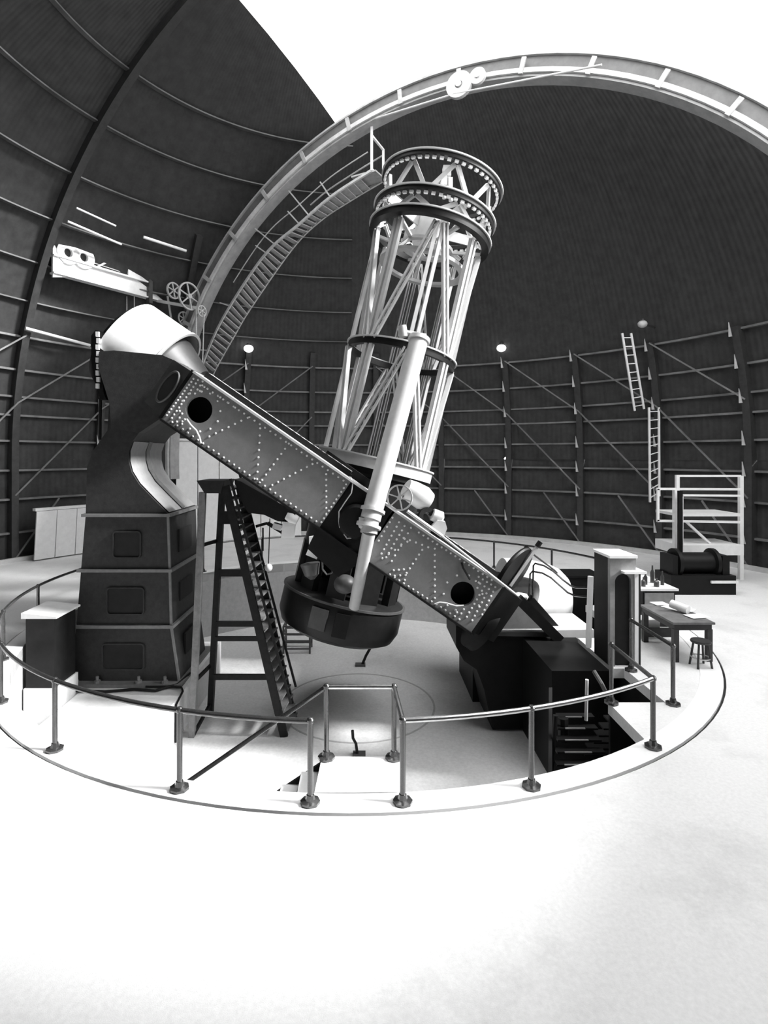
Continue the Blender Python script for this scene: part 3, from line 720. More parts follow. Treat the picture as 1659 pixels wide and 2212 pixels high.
b = MB(); b.prism([W(x, y, SD + .02) for x, y in ((1076, 1361), (1172, 1360), (1172, 1366), (1080, 1366))], (0, .06, 0)); b.build('edge_strip', 'rivet_glint_pale', ped, smooth=False)
b = MB(); b.obox(W(1185, 1400, SD - .03), V(.28, 0, 0), V(0, .03, 0), V(0, 0, .028)); b.build('name_strip', 'steel_bright', ped, smooth=False)
b = MB(); b.lathe(W(1120, 1289, SD), V(1, -.1, .0), [(.01, -.12), (.07, -.1), (.1, 0), (.07, .18), (.01, .22)], 14); b.build('bearing_cap', 'white_paint', ped)
# lower hour disc with its bar
dn = (PA * .85 + V(0, -.62, 0)).normalized(); dc = W(1110, 1237, 12.9)
b = MB(); b.lathe(dc, dn, [(.01, -.05), (.66, -.05), (.68, 0), (.66, .04), (.01, .06)], 40); b.build('hour_disc', 'casting_black', ped)
e = PU.cross(dn).cross(dn) * -1; e.normalize()
b = MB(); b.bar(dc + dn * .1 - e * .3, dc + dn * .1 + e * .86, .07, .07); b.build('index_bar', 'arch_paint', ped, smooth=False)
b = MB(); b.tube(dc + dn * .1 + e * .8, dc + dn * .1 + e * .94, .06, 10); b.tube(W(1136, 1182, 12.9), W(1150, 1196, 13.1), .05, 8); b.build('bar_clamp', 'casting_black', ped)
b = MB(); b.ring(W(1040, 1345, 12.0), PA, [(.3, -.1), (.62, -.1), (.62, .1), (.3, .1)], 32); b.build('bearing_ring', 'casting_black', ped)
# white cover behind the lower bearing
cvx = thing('bearing_cover', 'rounded white cover behind the lower bearing, crossed by thin pipes', 'cover', W(1150, 1370, 15.1))
b = MB(); b.lathe(W(1135, 1292, 15.1), V(1, 0, -.12), [(.01, -.7), (1.0, -.7), (1.06, -.2), (1.0, .5), (.9, .8), (.72, 1.02), (.4, 1.12), (.01, 1.15)], 40); b.build('shell', 'white_paint', cvx, angle=50)
b = MB(); b.box(2.9, 5.3, .1, 2.1, PZ, -.6); b.build('support', 'casting_black', cvx, smooth=False)
t = thing('pipe_run', 'two thin dark pipes arching from the pedestal to the tall cabinet', 'pipes', W(1150, 1290, 12.9))
for P in (((1151, 1292), (1152, 1222), (1156, 1217), (1175, 1222), (1195, 1234), (1215, 1252), (1232, 1265), (1244, 1269), (1288, 1270)), ((1143, 1292), (1145, 1240), (1150, 1234), (1172, 1238), (1190, 1248), (1208, 1264), (1226, 1280), (1242, 1287), (1276, 1290))):
    pts = [W(x, y, 12.9 - (max(0, x - 1160) / 130) * 1.6) for x, y in P]
    b = MB(); b.path(pts, .022, 7); b.build('pipe', 'rail_iron', t)
t = thing('stay_rods', 'thin dark rod sloping from the disc clamp down behind the white cover', 'rod', W(1150, 1196, 13.1))
b = MB(); b.path([W(1150, 1196, 13.1), W(1198, 1232, 13.4), W(1204, 1238, 13.4)], .022, 7); b.build('rod', 'rail_iron', t)
# black casing added beyond the cover for the shade on the pit wall
t = thing('pit_shade_block', 'added black casing between the white cover and the arched cabinet', 'block', (6.2, 2.0, PZ))
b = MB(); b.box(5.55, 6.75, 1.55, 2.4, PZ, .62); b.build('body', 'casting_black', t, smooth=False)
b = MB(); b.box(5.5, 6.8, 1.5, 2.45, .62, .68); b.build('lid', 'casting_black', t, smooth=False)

# ================================================================== TELESCOPE TUBE
TX = V(.2325, .045, .9716).normalized(); T1 = V(cos(radians(13.4)), 0, -sin(radians(13.4))); T2 = TX.cross(T1).normalized(); T1 = T2.cross(TX).normalized()
TO = V(.17, 0, 2.64)
def T(r, ang, l): return TO + TX * l + (T1 * cos(ang) + T2 * sin(ang)) * r      # ang -90 deg faces the camera when T2 points away
tube = thing('telescope_tube', 'openwork steel telescope tube of rings and lattice posts above a black mirror cell', 'telescope', (TO.x, TO.y, TO.z))
LT, L2, L3, LM, LB_ = 8.48, 7.62, 7.10, 3.98, 1.18
RN = 1.36
for (l, r, h, wd) in ((LT, 1.56, .065, .16), (L2, 1.57, .07, .16), (L3, 1.57, .1, .2), (LM, 1.40, .1, .14), (LB_, 1.46, .16, .16)):
    c = TO + TX * l
    dark = l != LB_
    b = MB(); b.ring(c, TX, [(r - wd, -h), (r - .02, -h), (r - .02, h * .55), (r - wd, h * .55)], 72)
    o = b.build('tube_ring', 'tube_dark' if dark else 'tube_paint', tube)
    b = MB(); b.ring(c, TX, [(r - .1, h * .55), (r + .02, h * .55), (r + .02, h * .55 + .035), (r - .1, h * .55 + .035)], 72); b.build('rim', 'tube_paint', o)  # pale rim over dark ring: lit edge and shaded side put into colour
    if l in (LT, L2):
        b = MB(); nn = 52
        for i in range(nn):
            a = 2 * pi * i / nn; p = TO + TX * (l - h - .035) + (T1 * cos(a) + T2 * sin(a)) * (r - .1)
            tn = (T2 * cos(a) - T1 * sin(a)); rd = T1 * cos(a) + T2 * sin(a)
            b.obox(p, tn * .045, rd * .03, TX * .03)
        b.build('lugs', 'rivet_glint_pale', o, kind='stuff')
NP = 8
def lattice(p, q, w_, name, m, rv=True):
    b = MB(); rad = ((p + q) / 2 - TO); rad = rad - TX * rad.dot(TX); rad.normalize()
    d = q - p; a = d.cross(rad).normalized()
    t_ = .045
    b.obox((p + q) / 2 + a * (w_ / 2 - t_ / 2), a * t_ / 2, rad * .05, d / 2)
    b.obox((p + q) / 2 - a * (w_ / 2 - t_ / 2), a * t_ / 2, rad * .05, d / 2)
    L_ = d.length; k = max(3, int(L_ / .32)); dn_ = d.normalized()
    for i in range(k):
        c0 = p + d * (i + .1) / k; c1 = p + d * (i + .9) / k; s_ = 1 if i % 2 else -1
        b.bar(c0 + a * s_ * w_ * .4, c1 - a * s_ * w_ * .4, .03, .03)
    return b.build(name, m, tube, smooth=False)
def solid(p, q, w_, h_, name, m='tube_paint'):
    b = MB(); rad = ((p + q) / 2 - TO); rad = rad - TX * rad.dot(TX); rad.normalize()
    b.channel(p, q, w_, h_, -rad); return b.build(name, m, tube, smooth=False)
OFF = radians(-90 + 8)
for bay, (l0, l1) in enumerate(((LB_ + .05, LM - .08), (LM + .04, L3 - .14))):
    for i in range(NP):
        a = OFF + 2 * pi * i / NP
        for da in (-.085, .03): solid(T(RN, a + da, l0), T(RN, a + da, l1), .085, .1, 'tube_post')
        a2 = a + 2 * pi / NP
        sgn = 1
        p, q = (T(RN, a + .04, l1), T(RN, a2 - .1, l0))
        if i % 2: p, q = (T(RN, a2 - .1, l1), T(RN, a + .04, l0))
        lattice(p, q, .15, 'lattice_brace', 'tube_paint')
# cage zig-zag between the upper rings
for (l0, l1, ph, m_) in ((L2 + .08, LT - .12, 0.0, 'tube_paint'), (L3 + .1, L2 - .12, .2, 'tube_paint')):
    for i in range(NP):
        a = OFF + 2 * pi * i / NP + ph; st = pi / NP
        solid(T(RN + .02, a - st + .05, l0), T(RN + .02, a - .03, l1), .1, .06, 'cage_strut', m_)
        solid(T(RN + .02, a + st - .05, l0), T(RN + .02, a + .03, l1), .1, .06, 'cage_strut', m_)
# secondary cage: spider vanes, inner cylinder and plates in the top end
for a in (0, pi / 2, pi, 3 * pi / 2):
    p = T(.42, a + .5, L2 - .2); q = T(1.38, a + .5, L2 + .0)
    b = MB(); tn = (T2 * cos(a + .5) - T1 * sin(a + .5)); b.obox((p + q) / 2, (q - p) / 2, tn * .02, TX * .13); b.build('spider_vane', 'tube_paint', tube, smooth=False)
b = MB(); b.lathe(TO + TX * (L2 - .75), TX, [(.01, 0), (.36, 0), (.42, .12), (.42, .8), (.3, .95), (.01, .95)], 28); b.build('secondary_cell', 'white_paint', tube)
b = MB(); c = TO + TX * (L3 - .75); b.ring(c, TX, [(.95, -.04), (1.12, -.04), (1.12, .04), (.95, .04)], 40); b.build('inner_ring', 'tube_paint', tube)
b = MB(); c = TO + TX * (L3 - .25); b.ring(c, TX, [(.55, -.04), (.68, -.04), (.68, .04), (.55, .04)], 32); b.build('inner_ring', 'tube_paint', tube)
for a in (.6, 1.7, 2.8, 3.9, 5.0, 6.1):
    b = MB(); b.bar(T(.6, a, L3 - .25), T(1.35, a + .15, L3 - .1), .09, .07); b.bar(T(.62, a, L3 - .25), T(1.05, a, L3 - .75), .06, .06); b.build('cage_arm', 'tube_paint', tube, smooth=False)
for i, (px, py) in enumerate(((965, 372), (958, 392), (972, 398))):
    p = W(px, py, 13.0); b = MB(); b.obox(p, V(.09 - .02 * i, 0, 0), V(0, .1, 0), V(0, 0, .12)); b.tube(p, p + V(.02, 0, -.4), .05, 8); b.build('focus_motor', 'white_paint', tube, angle=40)
# declination box (closed lower section)
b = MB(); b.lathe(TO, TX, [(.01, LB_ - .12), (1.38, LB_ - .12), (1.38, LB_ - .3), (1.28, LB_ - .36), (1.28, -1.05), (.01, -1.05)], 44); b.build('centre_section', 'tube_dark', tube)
for a in [OFF + 2 * pi * (i + .5) / 10 for i in range(10)]:
    b = MB(); rd = T1 * cos(a) + T2 * sin(a); b.obox(TO + TX * -1.55 + rd * 1.2, rd * .09, (T2 * cos(a) - T1 * sin(a)) * .22, TX * .55); b.build('cell_bracket', 'tube_dark', tube, smooth=False)
# mirror cell
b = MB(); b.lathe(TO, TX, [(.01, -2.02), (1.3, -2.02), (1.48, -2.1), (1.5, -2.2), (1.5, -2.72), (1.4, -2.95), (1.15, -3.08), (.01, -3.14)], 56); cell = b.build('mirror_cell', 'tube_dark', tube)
b = MB(); b.ring(TO + TX * -2.13, TX, [(1.42, -.02), (1.53, -.02), (1.53, .03), (1.42, .03)], 56); b.build('cell_rim', 'casting_grey', cell)
a = radians(-108); rd = T1 * cos(a) + T2 * sin(a); tn = T2 * cos(a) - T1 * sin(a)
b = MB(); b.obox(TO + TX * -2.5 + rd * 1.5, rd * .04, tn * .2, TX * .24); b.build('access_plate', 'casting_grey', cell, smooth=False)
a = radians(-88); rd = T1 * cos(a) + T2 * sin(a); tn = T2 * cos(a) - T1 * sin(a)
b = MB(); b.obox(TO + TX * -2.52 + rd * 1.5, rd * .07, tn * .16, TX * .26); b.build('access_plate', 'casting_black', cell, smooth=False)
b = MB(); b.ball(W(745, 1262, 12.3), .25, 20, (1, 1, .85)); b.build('lens_cover', 'casting_grey', tube)
b = MB(); b.lathe(W(672, 1232, 12.3), V(.15, 0, -1), [(.01, -.15), (.22, -.15), (.16, .1), (.05, .2), (.01, .2)], 20); b.build('funnel', 'casting_grey', tube)
b = MB(); p = W(678, 1190, 12.3); b.obox(p, V(.12, 0, -.05), V(0, .1, 0), V(.05, 0, .12)); b.obox(p + V(-.05, -.02, .2), V(.05, 0, 0), V(0, .05, 0), V(0, 0, .12)); b.tube(p + V(-.1, 0, .28), p + V(.16, 0, .34), .04, 8); b.build('adjusting_motor', 'white_paint', tube, angle=40)
b = MB(); b.path([W(x, y, 12.2) for x, y in ((705, 1165), (699, 1190), (696, 1215), (697, 1230), (706, 1241), (716, 1238), (722, 1225))], .022, 6); b.build('hose', 'casting_grey', tube)
# big guide tube strapped to the near side
ga, gb = W(904, 738, 12.1), W(800, 1122, 11.05); gc, gd = W(797, 1150, 11.0), W(765, 1312, 11.6)
b = MB(); b.tube(ga, gb, .205, 24); gt = b.build('guide_tube', 'tube_paint', tube)
b = MB(); b.tube(gb + (gb - ga).normalized() * -.05, gc + (gb - ga).normalized() * .02, .17, 20); b.build('collar', 'tube_paint', gt)
b = MB(); b.tube(gc, gd, .135, 20, .115); b.build('eyepiece_tube', 'tube_paint', gt)
for f in (.0, .08):
    p = gb + (ga - gb) * (f - .04); b = MB(); b.tube(p, p + (ga - gb).normalized() * .06, .25, 20); b.build('clamp_ring', 'tube_paint', gt)
b = MB(); d = (ga - gb).normalized(); b.tube(ga, ga + d * .09, .24, 24); b.tube(W(862, 716, 12.1), W(920, 727, 12.1), .06, 10); b.tube(W(868, 704, 12.1), W(872, 728, 12.1), .1, 12); b.build('finder_mount', 'tube_paint', gt)
b = MB(); b.bar(W(775, 1123, 11.0), W(800, 1125, 11.0), .1, .1); b.ball(W(783, 1134, 11.0), .085, 12); b.bar(W(788, 1150, 11.0), W(800, 1152, 11.0), .1, .1); b.build('clamp_handle', 'tube_paint', gt, angle=40)
for l in (1.3, 3.9):
    p = T(1.4, radians(-78), l); q = gb + (ga - gb) * ((l - .3) / 4.2); b = MB(); b.bar(p, q, .1, .14); b.build('saddle', 'tube_dark', gt, smooth=False)
# beam and brackets seen over the girder between yoke and tube
b = MB(); b.bar(W(692, 975, 12.0), W(758, 1030, 12.0), .1, .1); b.bar(W(700, 985, 12.2), W(835, 1080, 12.2), .22, .3); b.build('dec_gear_sector', 'tube_dark', tube, smooth=False)

# ================================================================== STEP LADDER IN THE PIT
lad = thing('step_ladder', 'tall black wooden step ladder standing on the pit floor beside the yoke', 'ladder', (-2.6, -1.2, PZ))
nb, nt2 = V(-1.60, -1.62, PZ), V(-2.90, -1.62, 3.34)
fb, ft = V(-1.50, -.80, PZ), V(-2.80, -.80, 3.4)
for p, q in ((nb, nt2), (fb, ft)):
    b = MB(); b.bar(p, q, .09, .17, V(1, 0, .2)); b.build('stringer', 'wood_black', lad, smooth=False)
NS = 25
for i in range(NS):
    f = (i + .6) / NS; p = nb + (nt2 - nb) * f; q = fb + (ft - fb) * f
    b = MB(); c = (p + q) / 2; b.obox(c + V(.03, 0, 0), V(.10, 0, 0), (q - p) / 2, V(0, 0, .018)); b.build('step', 'wood_worn_lit', lad, smooth=False)
for p, q in ((V(-3.64, -1.62, PZ), V(-3.40, -1.62, 3.2)), (V(-3.52, -.60, PZ), V(-3.18, -.80, 3.2))):
    b = MB(); b.bar(p, q, .15, .13); b.build('support_leg', 'wood_worn_lit' if p.y < -1 else 'wood_black', lad, smooth=False)  # near leg paler: its lit look is put into the colour
for z, th in ((2.55, .3), (1.25, .16), (.05, .12), (-.3, .1), (-1.2, .12)):
    f = (z - PZ) / 5.5
    xa = -3.64 + .24 * f; xb = -1.60 - 1.30 * f
    b = MB(); b.box(xa + .22, xb, -.86, -.78, z - th / 2, z + th / 2); b.build('cross_bar', 'wood_black', lad, smooth=False)
for p, q in (((-3.6, -1.62, -1.0), (-3.5, -.62, -1.0)), ((-3.5, -1.62, 2.0), (-3.3, -.75, 2.0)), ((-3.6, -1.62, PZ + .05), (-3.5, -.6, PZ + .3))): MB().bar(p, q, .06, .07).build('tie_bar', 'wood_black', lad, smooth=False)
b = MB(); b.hexa([(-3.34, -1.7, 3.18), (-2.98, -1.7, 3.18), (-2.98, -.75, 3.18), (-3.34, -.75, 3.18), (-3.5, -1.75, 3.46), (-2.92, -1.75, 3.46), (-2.92, -.7, 3.46), (-3.5, -.7, 3.46)]); b.build('top_platform', 'wood_black', lad, smooth=False)
for y, hh in ((-1.66, 0), (-.78, .1)):
    b = MB(); b.bar((-2.78, y, 3.5 + hh), (-1.45, y, PZ + .75), .05, .05); b.build('hand_rail', 'wood_black', lad, smooth=False)

# ================================================================== RAILINGS
HR = 0.945
def post_on(parent, x, y, h=HR, z=0.012, base=True, r=.034):
    o = MB().tube((x, y, z), (x, y, z + h), r, 12).build('post', 'rail_iron', parent)
    MB().lathe(V(x, y, z), V(0, 0, 1), [(.01, 0), (.115, 0), (.115, .03), (.06, .045), (.045, .1), (.01, .1)], 8).build('base_flange', 'rail_iron', o)
    MB().ball((x, y, z + h), r * 1.35, 10).build('post_top', 'rail_iron', o)
    return o
RR = 7.53
ra = thing('pipe_railing', 'black pipe railing curving around the pit past the tall pier', 'railing', (RR * cos(radians(-93.5)), RR * sin(radians(-93.5)), 0))
azs = [-93.4, -105.7, -122.3] + [-122.3 - 17 * i for i in range(1, 15)]
azs = [a for a in azs if a > -348]
for a in azs: post_on(ra, RR * cos(radians(a)), RR * sin(radians(a)))
b = MB(); b.path([V(RR * cos(radians(-93.4 - 2 * i)), RR * sin(radians(-93.4 - 2 * i)), HR + .012) for i in range(int((-93.4 - azs[-1]) / 2) + 1)], .032, 10); b.build('rail', 'rail_iron', ra)
rb = thing('pipe_railing', 'black pipe railing from the stair landing to the corner of the deck', 'railing', (.6, -7.5, 0))
pA, pB = F(705, 1640), F(851, 1640)
P4 = [(pA.x, pA.y), (pB.x, pB.y), (RR * cos(radians(-85.3)), RR * sin(radians(-85.3))), (RR * cos(radians(-73.1)), RR * sin(radians(-73.1))), (RR * cos(radians(-56.8)), RR * sin(radians(-56.8))), (4.16, -4.93)]
for x, y in P4: post_on(rb, x, y)
z = HR + .012
pts = [V(P4[0][0], P4[0][1], z), V(P4[1][0], P4[1][1], z), V(P4[2][0], P4[2][1], z)] + [V(RR * cos(radians(-85.3 + 28.5 * i / 16)), RR * sin(radians(-85.3 + 28.5 * i / 16)), z) for i in range(1, 17)] + [V(4.16, -4.93, z)]
for seg in (pts[0:2], pts[1:3], pts[2:19], pts[18:20]):
    MB().path(seg, .032, 10).build('rail', 'rail_highlight', rb)  # brighter than the other rails: highlight put into the material
# sloping stair rail down into the pit
sl = .687
e0 = V(pA.x, pA.y, z); e1 = V(pA.x - 3.0, pA.y, z - 3.0 * sl)
MB().path([e0, e1], .03, 10).build('stair_rail', 'rail_iron', rb)
for f in (.62, .95):
    p = e0 + (e1 - e0) * f; MB().tube(p, p + V(0, 0, -.92), .026, 10).build('stair_post', 'rail_iron', rb)
rc = thing('pipe_railing', 'short straight black railing between stair opening and desk', 'railing', (5.13, -4.3, 0))
for x, y in ((5.14, -4.96), (5.14, -3.55)): post_on(rc, x, y, z=0)
MB().path([(5.14, -4.96, HR), (5.14, -3.55, HR)], .032, 10).build('rail', 'rail_iron', rc)

# landing and stair from the kerb down into the pit
ls = thing('pit_stair', 'white stair dropping from the railed landing into the pit', 'stair', (-.5, -6.9, PZ))
xl, xr = pA.x - .06, pB.x + .09; yn, yf = -7.36, pA.y + .04
b = MB(); b.hexa([(xl - .03, -sqrt(7.33 ** 2 - xl * xl), -.14), (xr, -sqrt(7.33 ** 2 - xr * xr), -.14), (xr, yf, -.14), (xl, yf, -.14), (xl - .03, -sqrt(7.33 ** 2 - xl * xl), .012), (xr, -sqrt(7.33 ** 2 - xr * xr), .012), (xr, yf, .012), (xl, yf, .012)]); b.build('landing', 'kerb_paint', ls, smooth=False)
ns = 12
for i in range(ns):
    zt = -(i + 1) * 2.2 / (ns + 1); x1 = xl - i * .262; x0 = x1 - .27
    y0 = -sqrt(max(7.3 ** 2 - x0 * x0, 0)) + .02
    b = MB(); b.box(x0, x1, y0, yf - .03, zt - .04, zt); b.build('tread', 'kerb_paint', ls, smooth=False)
    b = MB(); b.box(x1 - .02, x1, y0, yf - .03, zt, zt + 2.2 / (ns + 1) - .03); b.build('riser', 'casting_black', ls, smooth=False)
b = MB(); b.prism([(xl, yf - .03, -.05), (xl, yf - .03, -.3), (xl - 3.1, yf - .03, -2.2), (xl - 2.95, yf - .03, -2.0)], (0, .05, 0)); b.build('stringer', 'casting_black', ls, smooth=False)
b = MB(); b.box(xr - .1, xr - .02, yf - .1, yf - .02, PZ, -.14); b.build('landing_leg', 'casting_black', ls, smooth=False)

# dark iron stair under the deck edge on the right
st = thing('iron_stair', 'dark iron stair with worn bright nosings descending beside the deck', 'stair', (3.4, -5.2, PZ))
for i in range(14):
    y1 = -6.3 + i * .14; zt = PZ + .15 + i * .125
    x0 = 2.75 + .055 * i; x1 = min(4.08, sqrt(7.28 ** 2 - y1 * y1))
    b = MB(); b.box(x0, x1, y1, y1 + .15, zt - .03, zt); b.build('tread', 'casting_black', st, smooth=False)
    b = MB(); b.box(x0 + .12, x1 - .22, y1 - .01, y1 + .01, zt - .008, zt + .008); b.build('nosing', 'steel_bright', st, smooth=False)
b = MB(); b.prism([(2.68, -6.3, PZ), (2.68, -6.3, PZ + .3), (3.36, -4.3, .0), (3.36, -4.3, -.3)], (.06, 0, 0)); b.build('stringer', 'casting_black', st, smooth=False)
b = MB(); b.tube(W(1268, 1468, 9.4), W(1266, 1556, 9.4), .03, 8); b.build('bright_post', 'white_paint', st)
b = MB(); b.tube(W(1200, 1545, 9.0), W(1190, 1680, 9.0), .04, 8); b.tube(W(1216, 1550, 9.4), W(1216, 1600, 9.4), .09, 8); b.build('dark_post', 'casting_black', st)
b = MB(); b.path([W(1283, 1450, 9.3), W(1300, 1478, 9.1), W(1318, 1515, 9.0)], .035, 8); b.build('stair_rail', 'casting_grey', st)
s2 = thing('deck_stair', 'dark stair dropping through the opening in the white deck', 'stair', (4.6, -4.2, PZ))
for i in range(7):
    b = MB(); b.box(4.24, 5.0, -4.86 + i * .2, -4.64 + i * .2, -.22 - i * .22, -.19 - i * .22); b.build('tread', 'casting_black', s2, smooth=False)
b = MB(); b.prism([(5.0, -4.88, -.2), (5.0, -4.88, -.5), (5.0, -3.45, PZ + .1), (5.0, -3.33, PZ + .1)], (.04, 0, 0)); b.build('stringer', 'casting_black', s2, smooth=False)

# ================================================================== CABINET, DESK AND RIGHT-HAND THINGS
cb = thing('arched_cabinet', 'tall dark metal cabinet with arched recess and pale top at the stair opening', 'cabinet', (5.1, -3.0, 0))
cx0, cx1, cy0, cy1, chh = 4.84, 5.33, -3.35, -2.62, 2.08
b = MB(); b.box(cx0, cx1, cy0 + .1, cy1, 0, chh - .02); b.build('body', 'cabinet_dark', cb, smooth=False)
b = MB(); b.box(cx0 - .02, cx1 + .02, cy0 - .03, cy1 + .03, chh - .02, chh + .03); b.build('top', 'white_paint', cb, smooth=False)
# arched front frame
n = 12; w2 = (cx1 - cx0) / 2; mx_ = (cx0 + cx1) / 2; ri = w2 - .09; za = chh - .32 - ri
inn = [(mx_ + ri, 0.0)] + [(mx_ + ri * cos(pi * i / n), za + ri * sin(pi * i / n)) for i in range(n + 1)] + [(mx_ - ri, 0.0)]
out_ = [(cx1, 0.0)] + [(cx1 if i < n / 2 else (cx0 if i > n / 2 else mx_), chh - .02 if 2 <= i <= n - 2 else za + (chh - za) * .5 * i / 2 if i < 2 else za + (chh - za) * .5 * (n - i) / 2) for i in range(n + 1)] + [(cx0, 0.0)]
b = MB(); m_ = len(inn)
vs = [(x, cy0, z_) for x, z_ in inn] + [(x, cy0, z_) for x, z_ in out_] + [(x, cy0 + .1, z_) for x, z_ in inn] + [(x, cy0 + .1, z_) for x, z_ in out_]
fs = []
for i in range(m_ - 1): fs += [(i, i + 1, m_ + i + 1, m_ + i), (i, 2 * m_ + i, 2 * m_ + i + 1, i + 1), (m_ + i, m_ + i + 1, 3 * m_ + i + 1, 3 * m_ + i)]
b.add(vs, fs); b.build('arched_frame', 'cabinet_edge', cb, smooth=False)
b = MB(); b.box(cx0 + .05, cx1 - .05, cy0 + .07, cy0 + .1, .02, chh - .1); b.build('back_panel', 'dark_groove', cb, smooth=False)
b = MB(); b.box(cx1 - .02, cx1 + .1, cy0 + .02, cy0 + .5, .0, 1.78); b.build('side_case', 'cabinet_dark', cb, smooth=False)
b = MB(); b.box(cx0 + .2, cx1 + .13, cy0 - .16, cy0 + .5, 1.79, 1.83); b.build('shelf_hood', 'white_paint', cb, smooth=False)
b = MB(); b.box(cx1 - .03, cx1 + .04, cy0 - .02, cy0 + .02, .05, 1.78); b.build('edge_strip', 'white_paint', cb, smooth=False)
p = F(1280, 1445); b = MB(); b.tube(W(1276, 1245, 10.75) , W(1271, 1398, 10.75), .055, 10)
o = b.build('white_pole', 'white_paint', org=W(1271, 1398, 10.75)); tag(o, 'white upright pole beside the tall arched cabinet', 'pole')
dk = thing('desk', 'dark wooden desk with papers on the deck near the stool', 'desk', (6.6, -2.5, 0))
dx0, dx1, dy0, dy1 = 6.14, 6.95, -3.17, -1.85
b = MB(); b.box(dx0, dx1, dy0, dy1, .74, .78); b.build('desk_top', 'desk_top', dk, smooth=False)
b = MB(); b.box(dx0 + .04, dx1 - .04, dy0 + .04, dy1 - .04, .62, .74); b.build('apron', 'desk_wood', dk, smooth=False)
for x in (dx0 + .03, dx1 - .13):
    for y in (dy0 + .03, dy1 - .13):
        b = MB(); b.box(x, x + .1, y, y + .1, 0, .64); b.build('leg', 'desk_wood', dk, smooth=False)
b = MB(); b.box(dx0 + .08, dx1 - .08, dy1 - .1, dy1 - .06, .1, .3); b.build('stretcher', 'desk_wood', dk, smooth=False)
for i, (px, py, a, w_, h_, lab) in enumerate(((1505, 1332, .2, .2, .14, 'white sheet of paper at the front corner of the desk'), (1462, 1312, .4, .26, .18, 'broad open chart lying across the middle of the desk'), (1425, 1305, .1, .15, .13, 'small stack of pale notes at the back of the desk'), (1488, 1318, .7, .15, .1, 'loose leaf beside the white roll on the desk'))):
    p = F(px, py, .785); ax_ = V(cos(a), sin(a), 0); ay_ = V(-sin(a), cos(a), 0)
    o = MB().obox(p + V(0, 0, .004 + .008 * (i == 2) + .007 * (i in (0, 3))), ax_ * w_, ay_ * h_, V(0, 0, .003 + .004 * (i == 2))).build('paper', 'paper', org=p, smooth=False); tag(o, lab, 'paper', 'papers on the desk')
p = F(1470, 1311, .8); o = MB().tube(W(1450, 1298, 11.6), W(1487, 1312, 11.3), .085, 14).build('paper_roll', 'paper', org=W(1468, 1312, 11.4)); o.location.z = .78 + .085; tag(o, 'thick white roll of chart paper lying on the desk', 'paper roll')
o.location.z = W(1468, 1312, 11.4).z - (min(v.co.z for v in o.data.vertices) + W(1468, 1312, 11.4).z - .782)
so_ = thing('stool', 'round dark wooden stool tucked in front of the desk', 'stool', (6.56, -3.35, 0))
b = MB(); b.lathe(V(6.56, -3.35, .46), V(0, 0, 1), [(.01, 0), (.17, 0), (.18, .02), (.17, .045), (.01, .045)], 24); b.build('seat', 'desk_wood', so_)
for i in range(4):
    a = pi / 4 + i * pi / 2; b = MB(); b.tube((6.56 + .12 * cos(a), -3.35 + .12 * sin(a), .46), (6.56 + .19 * cos(a), -3.35 + .19 * sin(a), 0), .02, 8); b.build('leg', 'desk_wood', so_)
b = MB(); b.path([V(6.56 + .165 * cos(a_ * pi / 8), -3.35 + .165 * sin(a_ * pi / 8), .18) for a_ in range(16)], .012, 6, closed=True); b.build('ring_stretcher', 'steel_bright', so_)
b = MB(); b.box(6.2, 6.62, -1.78, -1.4, 0, .42); o = b.build('paper_box', 'paper', org=V(6.4, -1.6, 0), smooth=False); tag(o, 'pale carton on the floor behind the desk', 'carton')
ct = thing('work_counter', 'dark-sided counter crowded with pale bottles and trays behind the desk', 'counter', (7.1, -.4, 0))
b = MB(); b.box(6.62, 7.5, -.95, .6, .85, .9); b.build('counter_top', 'white_paint', ct, smooth=False)
b = MB(); b.box(6.68, 7.44, -.9, .55, 0, .85); b.build('cabinet_body', 'cabinet_dark', ct, smooth=False)
b = MB(); b.box(6.72, 7.4, -.93, -.9, .3, .8); b.build('front_panel', 'cabinet_edge', ct, smooth=False)
for i, (x, y, h, r) in enumerate(((6.8, -.7, .22, .05), (6.95, -.5, .3, .045), (7.1, -.72, .2, .06), (7.22, -.3, .42, .05), (7.33, -.55, .34, .04), (6.85, .1, .25, .06))):
    o = MB().lathe(V(x, y, .9), V(0, 0, 1), [(.01, 0), (r, 0), (r, h * .6), (r * .4, h * .75), (r * .35, h), (.01, h)], 14).build('bottle', 'glass_bottle', org=V(x, y, .9))
    tag(o, ('squat dark bottle at the desk end of the white counter', 'slim dark bottle just behind the squat one on the counter', 'broadest dark bottle on the front edge of the counter', 'tallest dark bottle on the white counter', 'second tallest dark bottle on the white counter', 'dark bottle standing alone at the pit end of the counter')[i], 'bottle', 'bottles on the counter')
# elevated white platform at the right edge
pf_ = thing('observing_platform', 'white pipe-railed observing platform standing by the dome wall', 'platform', W(1500, 1259, 17.5))
D0 = 17.5
def pb(x0, y0, x1, y1, th, nm, m='white_paint', d=D0): 
    b = MB(); b.bar(W(x0, y0, d), W(x1, y1, d), th, th); b.build(nm, m, pf_, smooth=False)
pb(1463, 1028, 1600, 1028, .06, 'guard_rail'); pb(1463, 1026, 1463, 1060, .1, 'guard_post'); pb(1418, 1056, 1600, 1057, .07, 'guard_rail')
pb(1421, 1056, 1421, 1126, .07, 'guard_post'); pb(1419, 1125, 1600, 1128, .07, 'toe_rail'); pb(1460, 1058, 1460, 1260, .15, 'main_post')
pb(1473, 1070, 1473, 1180, .06, 'guard_post', d=17.2); pb(1473, 1070, 1600, 1071, .06, 'guard_rail', d=17.2); pb(1469, 1060, 1469, 1262, .11, 'dark_post', 'casting_black', 17.2)
pb(1600, 1028, 1600, 1255, .12, 'main_post', d=18.0)
